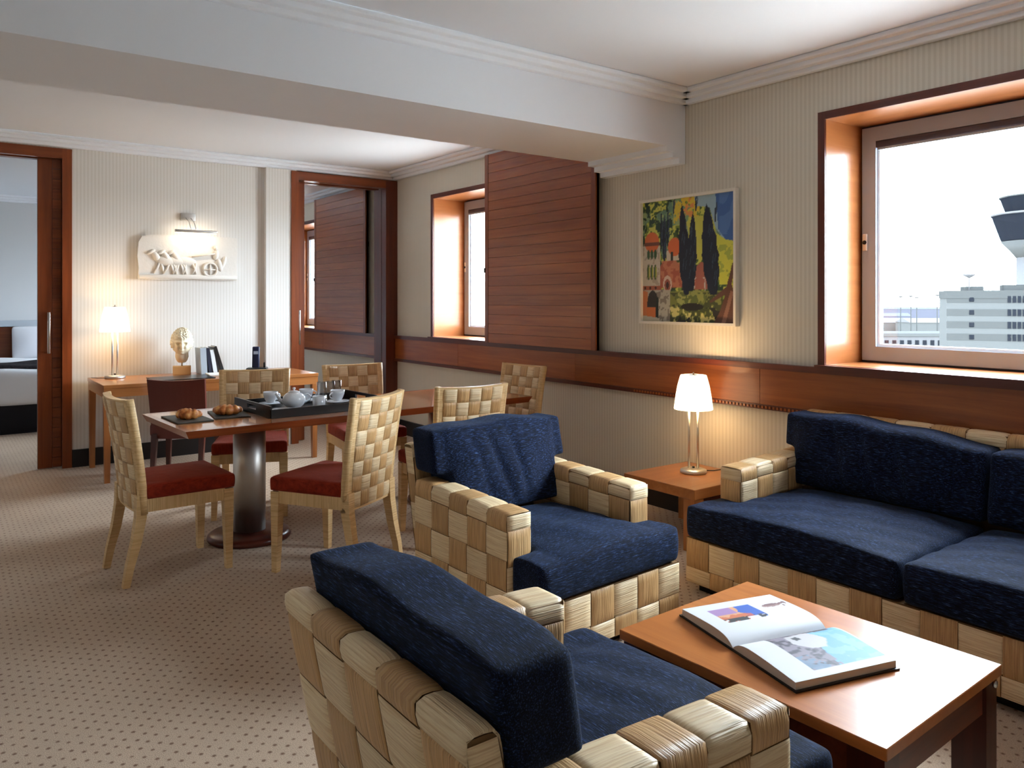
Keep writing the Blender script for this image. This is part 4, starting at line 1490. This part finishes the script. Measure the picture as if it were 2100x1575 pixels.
pn = empty('framed_painting', (XR, 3.497, 1.70), 0, 'white framed painting of cypress trees and red domed church', 'painting')
ph_, pw_ = .433, .414
for (a, b_, c_, d_) in ((-pw_, pw_, ph_ - .018, ph_), (-pw_, pw_, -ph_, -ph_ + .018), (-pw_, -pw_ + .018, -ph_ + .018, ph_ - .018), (pw_ - .018, pw_, -ph_ + .018, ph_ - .018)):
    MB().box(-.04, -.002, a, b_, c_, d_).build('frame_bar', M_white_frame, pn)
MB().box(-.016, -.004, -pw_ + .018, pw_ - .018, -ph_ + .018, ph_ - .018).build('canvas_board', M_white_frame, pn)
P_.mesh('painted_canvas', lambda u, v: (-.0175, (pw_ - .018) * (1 - 2 * u), (ph_ - .018) * (2 * v - 1)), M_canvas, pn)

# ================================================================== rush armchairs and sofa
def rounded_path(pts, r, n_=4):
    """polyline (2D) with rounded corners -> dense list with arclength"""
    out = [Vector(pts[0])]
    for i in range(1, len(pts) - 1):
        a, b_, c_ = Vector(pts[i - 1]), Vector(pts[i]), Vector(pts[i + 1])
        d1, d2 = (a - b_).normalized(), (c_ - b_).normalized()
        p1, p2 = b_ + d1 * r, b_ + d2 * r
        for k in range(n_ + 1):
            t = k / n_
            out.append((p1 * (1 - t) + b_ * t) * (1 - t) + (b_ * (1 - t) + p2 * t) * t)
    out.append(Vector(pts[-1]))
    L = [0]
    for a, b_ in zip(out[:-1], out[1:]):
        L.append(L[-1] + (b_ - a).length)
    return out, L


def path_at(path, L, s):
    s = min(max(s, 0), L[-1])
    for i in range(len(L) - 1):
        if s <= L[i + 1] + 1e-9:
            t = (s - L[i]) / max(L[i + 1] - L[i], 1e-9)
            return path[i] * (1 - t) + path[i + 1] * t
    return path[-1]


def make_seating(name, loc, rz, label, cat, Wd, af, bf, rear, back_top, back_w, lean, n_seat, cush_top, back_cush_top, group=None, arm_cols=5):
    """front is -y. Wd width, af arm front y, bf base front y, rear y of the arms"""
    e = empty(name, loc, rz, label, cat, group)
    hw = Wd / 2
    aw = .125
    zt_f, zt_r = .578, .612
    z0 = .045
    seat_z = .262
    # recessed dark plinth
    MB().box(-hw + .04, hw - .04, bf + .05, rear - .05, 0, z0 + .01).build('plinth', M_black, e)
    # base
    bs = MB().box(-hw + .004, hw - .004, bf + .004, rear, z0, seat_z).build('base', M_rushbody, e)
    nc = max(4, round(Wd / .142))
    weave(lambda u, v: (-hw + Wd * u, bf, z0 + (seat_z - z0) * v), lins(0, 1, nc), [0, .36, 1], bs, Wd, seat_z - z0, 1, .006)
    fl = af - bf
    for s in (-1, 1):
        weave(lambda u, v, s=s: (s * hw, bf + fl * u, z0 + (seat_z - z0) * v), lins(0, 1, 2), [0, .36, 1], bs, fl, seat_z - z0, s, .006)
    # arms
    for s in (-1, 1):
        pts = [(s * hw, z0), (s * hw, zt_f), (s * (hw - aw), zt_f), (s * (hw - aw), seat_z + .03)]
        path, L = rounded_path(pts, .014, 4)
        tot = L[-1]
        def S(u, v, path=path, L=L, tot=tot):
            q = path_at(path, L, v * tot)
            y = af + (rear - af) * u
            k = 1 + (zt_r / zt_f - 1) * u
            return (q.x, y, z0 + (q.y - z0) * k)
        body = surf_mb(S, 6, 40, 0)
        body.box(min(s * hw, s * (hw - aw)) + .004, max(s * hw, s * (hw - aw)) - .004, af + .003, rear, z0, zt_f - .02)
        arm = body.build('arm', M_rushbody, e)
        outer = zt_f - z0
        cap0 = outer - .062
        cap1 = outer + aw + .05
        rows = lins(0, cap0, 4) + [cap1] + [cap1 + (tot - cap1) * k / 2 for k in (1, 2)]
        sg = -1 if s > 0 else 1
        weave(S, lins(0, 1, arm_cols), [r_ / tot for r_ in rows], arm, rear - af, tot, s, .0055, nf=10, na=10, phase=(0 if s > 0 else 1))
        xa, xb = sorted((s * hw, s * (hw - aw)))
        weave(lambda u, v: (xa + (xb - xa) * u, af, .262 + (zt_f - .262) * v), [0.0, 1.0], [0, .36, .80, 1.0], arm, aw, zt_f - .262, 1, .005, phase=0, nf=6, na=6)
    # back frame
    bt = .065
    zb = .12
    bh = back_w / 2
    pts = [(rear + .01, zb), (rear + .01, back_top), (rear + .01 - bt, back_top), (rear + .01 - bt, back_top - .26)]
    path, L = rounded_path(pts, .02, 4)
    tot = L[-1]
    def Sb(u, v):
        q = path_at(path, L, v * tot)
        return (bh - back_w * u, q.x + (q.y - zb) * lean, q.y)
    body = surf_mb(Sb, 4, 30)
    d_top, d_bot = (back_top - zb - .01) * lean, 0
    body.hexa([(-bh + .003, rear + .013 - bt, zb), (bh - .003, rear + .013 - bt, zb), (bh - .003, rear + .007, zb), (-bh + .003, rear + .007, zb)],
              [(-bh + .003, rear + .013 - bt + d_top, back_top - .006), (bh - .003, rear + .013 - bt + d_top, back_top - .006), (bh - .003, rear + .007 + d_top, back_top - .006), (-bh + .003, rear + .007 + d_top, back_top - .006)])
    bk = body.build('back_frame', M_rushbody, e)
    oh = back_top - zb
    rows = lins(0, oh - .05, 4) + [oh + bt + .045, tot]
    weave(Sb, lins(0, 1, max(5, round(back_w / .165))), [r_ / tot for r_ in rows], bk, back_w, tot, 1, .006, nf=10, na=10)
    for s in (-1, 1):
        weave(lambda u, v, s=s: (s * (bh - .002), rear + .012 - bt + (bt - .004) * u + (back_top - .012 - zb) * v * lean, zb + (back_top - .012 - zb) * v), [0.0, 1.0], lins(0, 1, 5), bk, bt, back_top - zb, s, .003)
    # seat cushions
    inner = hw - aw
    cw = 2 * inner / n_seat
    rng = np.random.RandomState(len(label))
    for k in range(n_seat):
        x0, x1 = -inner + cw * k + .004, -inner + cw * (k + 1) - .004
        boxes = [(x0, x1, bf - .012, rear - .16, seat_z + .002, cush_top)]
        if k == 0:
            boxes.append((-hw + .006, x0 + .1, bf - .012, af - .012, seat_z + .002, cush_top))
        if k == n_seat - 1:
            boxes.append((x1 - .1, hw - .006, bf - .012, af - .012, seat_z + .002, cush_top))
        xm, xr_ = (x0 + x1) / 2, (x1 - x0) / 2
        ym, yr = (bf + rear - .19) / 2, (rear - bf) / 2
        def df(co, xm=xm, xr_=xr_, ym=ym, yr=yr):
            fx = np.clip(1 - np.abs((co[:, 0] - xm) / xr_) ** 2.4, 0, 1)
            fy = np.clip(1 - np.abs((co[:, 1] - ym) / yr) ** 2.4, 0, 1)
            top = np.clip((co[:, 2] - .36) / .06, 0, 1)
            co[:, 2] += top * ((.042 * fx * fy - .010) + .004 * np.sin(co[:, 0] * 23 + co[:, 1] * 9) * fx * fy + .003 * np.sin(co[:, 1] * 37 - co[:, 0] * 14) * fy)
            front = np.clip((bf + .05 - co[:, 1]) / .08, 0, 1)
            co[:, 1] -= front * (.012 * np.sin(np.clip((co[:, 2] - seat_z) / (cush_top - seat_z), 0, 1) * np.pi))
            co[:, 2] = np.maximum(co[:, 2], seat_z + .0065)
            return co
        soft(boxes, 'seat_cushion', M_denim, e, .016, 14, df)
    # back cushions
    bcw = (2 * inner + .05) / n_seat
    ct = .185
    for k in range(n_seat):
        x0, x1 = -inner - .025 + bcw * k + .004, -inner - .025 + bcw * (k + 1) - .004
        y_b = rear + .01 - bt - .004
        boxes = [(x0, x1, y_b - ct, y_b - .002, cush_top + .012, back_cush_top)]
        if k == 0:
            boxes.append((-bh - .005, x0 + .1, y_b - ct + .01, y_b - .002, zt_r + .03, back_cush_top))
        if k == n_seat - 1:
            boxes.append((x1 - .1, bh + .005, y_b - ct + .01, y_b - .002, zt_r + .03, back_cush_top))
        xm, xr_ = (x0 + x1) / 2, (x1 - x0) / 2
        def df(co, xm=xm, xr_=xr_, y_b=y_b):
            zz = (co[:, 2] - cush_top) / (back_cush_top - cush_top)
            fx = np.clip(1 - np.abs((co[:, 0] - xm) / xr_) ** 2.6, 0, 1)
            fz = np.clip(1 - np.abs(zz * 2 - 1) ** 2.4, 0, 1)
            fr = np.clip((y_b - .06 - co[:, 1]) / .08, 0, 1)
            co[:, 1] -= fr * (.035 * fx * fz + .007 * np.sin(co[:, 0] * 19 - co[:, 2] * 10) * fz * (1 - zz) * 1.6)
            co[:, 2] += np.clip(zz - .8, 0, .2) * 5 * (.014 * (fx - .6) + .006 * np.sin(co[:, 0] * 16))
            for cx0, sl, am in ((xm - .12 * xr_, .35, .012), (xm + .22 * xr_, .25, .010), (xm - .45 * xr_, .3, .007)):
                co[:, 1] += fr * am * np.exp(-((co[:, 0] - cx0 + (co[:, 2] - .62) * sl) / .022) ** 2) * fz
            if n_seat > 1:
                co[:, 2] -= np.clip(zz, 0, 1) * .058 * np.clip((co[:, 0] - (-inner + .1)) / (bcw - .1), 0, 1) ** 1.3
            co[:, 1] += (co[:, 2] - zb) * lean
            return co
        soft(boxes, 'back_cushion', M_denim, e, .014, 12, df)
    return e


make_seating('rush_armchair', (2.222, 2.868, 0), R(4), 'woven rush armchair with navy cushions facing the camera beyond the coffee table', 'armchair', .855, -.35, -.53, .30, .755, .80, .2, 1, .435, .845, 'woven rush armchairs')
make_seating('rush_armchair', (1.095, 1.40, 0), R(90), 'woven rush armchair with navy cushions in the foreground, its back to the camera', 'armchair', .855, -.35, -.53, .30, .75, .77, .2, 1, .435, .845, 'woven rush armchairs')
make_seating('rush_sofa', (3.63, 1.53, 0), R(-90), 'long woven rush sofa with navy cushions under the large window', 'sofa', 2.13, -.37, -.635, .29, .812, 2.05, .12, 2, .435, .825, None, 5)

# ================================================================== side table with lamp
sx0, sx1, sy0, sy1, sh_ = 3.45, 4.03, 2.93, 3.49, .36
stb = empty('side_table', ((sx0 + sx1) / 2, (sy0 + sy1) / 2, 0), 0, 'low square orange wood side table between armchair and sofa', 'table')
a, b_ = (sx1 - sx0) / 2, (sy1 - sy0) / 2
MB().rbox(-a, a, -b_, b_, sh_ - .06, sh_, .003, 1, None, False).build('tabletop', M_or_x, stb)
for s in (-1, 1):
    for t in (-1, 1):
        cx_, cy_ = s * (a - .045), t * (b_ - .045)
        MB().box(cx_ - .04, cx_ + .04, cy_ - .04, cy_ + .04, 0, sh_ - .06).build('leg', M_or_z, stb)
MB().box(a - .09, a - .075, -b_ + .085, b_ - .085, .02, sh_ - .06).build('rear_panel', M_mah_x, stb)
table_lamp((3.80, 3.235, sh_), R(-37), 'lit table lamp with white glass shade on the low side table', 1.0, 5)
MB().tube([(3.885, 3.215, sh_ + .006), (3.93, 3.18, sh_ + .006), (3.96, 3.13, sh_ + .02), (3.99, 3.10, sh_ + .006)], .0035, 6).build('lamp_cord', M_black, None, 'short dark cord beside the side table lamp', 'cord')

# ================================================================== coffee table and open book
ct_ = empty('coffee_table', (2.04, 1.335, 0), R(2), 'low orange wood coffee table with an open book', 'table')
a, b_, chh = .33, .412, .42
MB().rbox(-a, a, -b_, b_, chh - .03, chh, .002, 1, None, False).build('tabletop', M_coffee_top, ct_)
MB().box(-a + .02, a - .02, -b_ + .02, -b_ + .04, chh - .12, chh - .03).build('end_apron', M_coffee_side, ct_)
MB().box(-a + .02, a - .02, b_ - .04, b_ - .02, chh - .12, chh - .03).build('end_apron', M_coffee_side, ct_)
for s in (-1, 1):
    MB().box(s * (a - .03) - .01, s * (a - .03) + .01, -b_ + .04, b_ - .04, chh - .12, chh - .03).build('side_apron', M_coffee_side, ct_)
    for t in (-1, 1):
        cx_, cy_ = s * (a - .045), t * (b_ - .055)
        MB().box(cx_ - .035, cx_ + .035, cy_ - .045, cy_ + .045, 0, chh - .031).build('leg', M_mah_z, ct_)
MB().lathe([(0, 0), (.006, 0), (.006, .008), (.011, .014), (.009, .02), (0, .022)], 16).build('corner_stud', M_chrome, ct_).location = (a - .035, -b_ + .02, chh - .045)
for o in bpy.data.objects:
    if o.name.startswith('corner_stud'):
        o.rotation_euler = (R(90), 0, 0)

bk = empty('open_book', (2.023, 1.39, chh), R(-15.2), 'large open picture book with glossy pages on the coffee table', 'book')
BL, BWd = .172, .258
def page_z(s_):
    return .006 + .030 * (1 - math.exp(-s_ * 9)) * (1 - .42 * s_ ** 1.5)
for sd, nm in ((1, 'left'), (-1, 'right')):
    MB().box(-BL - .006, BL + .006, 0 if sd > 0 else -BWd - .008, BWd + .008 if sd > 0 else 0, .0006, .005).build('cover_board', M_cover, bk)
    V, Fc = [], []
    N = 20
    for end in (-BL, BL):
        for i in range(N + 1):
            s_ = i / N
            V.append((end, sd * BWd * s_, page_z(s_)))
        for i in range(N + 1):
            s_ = i / N
            V.append((end, sd * BWd * s_, .005))
    K = 2 * (N + 1)
    for i in range(N):
        for base in (0, K):
            Fc.append((base + i, base + i + 1, base + N + 1 + i + 1, base + N + 1 + i))
        Fc.append((i, i + 1, K + i + 1, K + i))
        Fc.append((N + 1 + i, K + N + 1 + i, K + N + 2 + i, N + 2 + i))
    Fc.append((N, 2 * N + 1, K + 2 * N + 1, K + N))
    blk = MB().add(V, Fc, False).build('page_block', M_page, bk)
    Q = Ras(100, 80, 11 + sd)
    nq, nq2 = Q.noise(8, 3), Q.noise(20, 2)
    Q.a[:] = C(222, 223, 227)[:3]
    if sd > 0:
        # u: along spine (near end -> far end), v: from spine outwards
        Q.poly([(.17, .38), (.62, .38), (.62, .80), (.17, .80)], C(40, 92, 184))
        box = (Q.u > .17) & (Q.u < .62) & (Q.v > .38) & (Q.v < .80)
        Q.put(box & (Q.u < .44 + .1 * (nq - .5)), C(226, 164, 110), .9); Q.put(box & (Q.u < .40) & (Q.v > .6), C(130, 110, 196), .7)
        Q.put(box & (Q.v < .56 + .2 * (nq - .5)) & (Q.u < .5), C(200, 92, 40), .8); Q.put(box & (Q.v < .48) & (nq2 > .45), C(34, 36, 40)); Q.put(box & (Q.v < .45) & (nq2 < .4), C(226, 226, 230))
        Q.ell(.80, .66, .10, .055, C(150, 116, 112)); Q.ell(.80, .68, .08, .03, C(120, 84, 84)); Q.poly([(.87, .64), (.95, .66), (.95, .70), (.87, .69)], C(122, 86, 84)); Q.ell(.955, .68, .012, .05, C(110, 76, 78)); Q.ell(.91, .60, .012, .03, C(122, 86, 84))
    else:
        box = (Q.u > .26) & (Q.u < .985) & (Q.v > .02) & (Q.v < .88)
        Q.put(box, C(104, 168, 216)); Q.put(box & (nq > .55), C(132, 186, 224), .7)
        Q.poly([(.26, .02), (.70, .02), (.66, .30), (.58, .5), (.52, .88), (.26, .88)], C(92, 82, 98))
        Q.put(box & (Q.u < .56) & (nq2 > .5), C(136, 126, 140)); Q.put(box & (Q.u < .5) & (nq2 < .38), C(60, 54, 68)); Q.put(box & (Q.u < .62 - .1 * Q.v) & (Q.v > .6) & (nq > .5), C(110, 140, 170), .8)
        Q.poly([(.42, .16), (.66, .12), (.74, .36), (.64, .52), (.5, .5), (.4, .36)], C(200, 196, 198)); Q.poly([(.46, .22), (.52, .20), (.53, .28), (.47, .30)], C(40, 42, 46))
        Q.poly([(.50, .02), (.80, .03), (.92, .10), (.90, .16), (.76, .16), (.52, .10)], C(70, 60, 66)); Q.poly([(.70, .02), (.9, .04), (.93, .09), (.74, .06)], C(44, 70, 120))
    Q.mesh('printed_page', lambda u, v, sd=sd: (-BL + 2 * BL * u, sd * BWd * (v * .995 + .004), page_z(v * .995 + .004) + .0008), M_print, bk)

# ================================================================== bedroom beyond the left doorway
bd = empty('bed', (1.64, 11.0, 0), 0, 'bed with white duvet and dark runner beyond the left doorway', 'bed')
MB().box(-1.08, 1.08, -1.12, 1.2, .05, .36).build('bed_base', M_bedbase, bd)
MB().box(-1.06, 1.06, -1.1, 1.18, 0, .05).build('bed_foot', M_bedbase, bd)
def duvet(co):
    co[:, 2] += .012 * np.sin(co[:, 0] * 7 + co[:, 1] * 3) * (co[:, 2] > .5) + .008 * np.sin(co[:, 1] * 11)
    return co
soft([(-1.16, 1.16, -1.2, .98, .30, .69)], 'duvet', M_linen, bd, .04, 22, duvet)
soft([(-1.19, 1.19, -1.1, -.2, .36, .725)], 'bed_runner', M_runner, bd, .04, 12, duvet)
MB().rbox(-1.6, 2.2, 1.24, 1.29, .02, 1.08, .006, 1, None, False).build('headboard', M_red_x, bd)
MB().box(-1.6, 2.2, 1.20, 1.29, 1.085, 1.165).build('headboard_ledge', M_booksilver, bd)
def pil(co):
    f = np.clip(1 - np.abs(co[:, 0] / .36) ** 2.2, 0, 1) * np.clip(1 - np.abs((co[:, 2] - .22) / .24) ** 2.2, 0, 1)
    co[:, 1] *= .25 + .95 * f
    return co
for x, lb in ((-.36, 'white pillow standing against the wooden headboard'), (.44, 'white pillow on the hidden side of the bed')):
    o = soft([(-.36, .36, -.09, .09, 0, .44)], 'pillow', M_linen, None, .025, 4, pil)
    o.location = (1.56 + x, 12.06, .655)
    o.rotation_euler = (R(-14), 0, 0)
    tag(o, lb, 'pillow', 'white pillows on the bed')
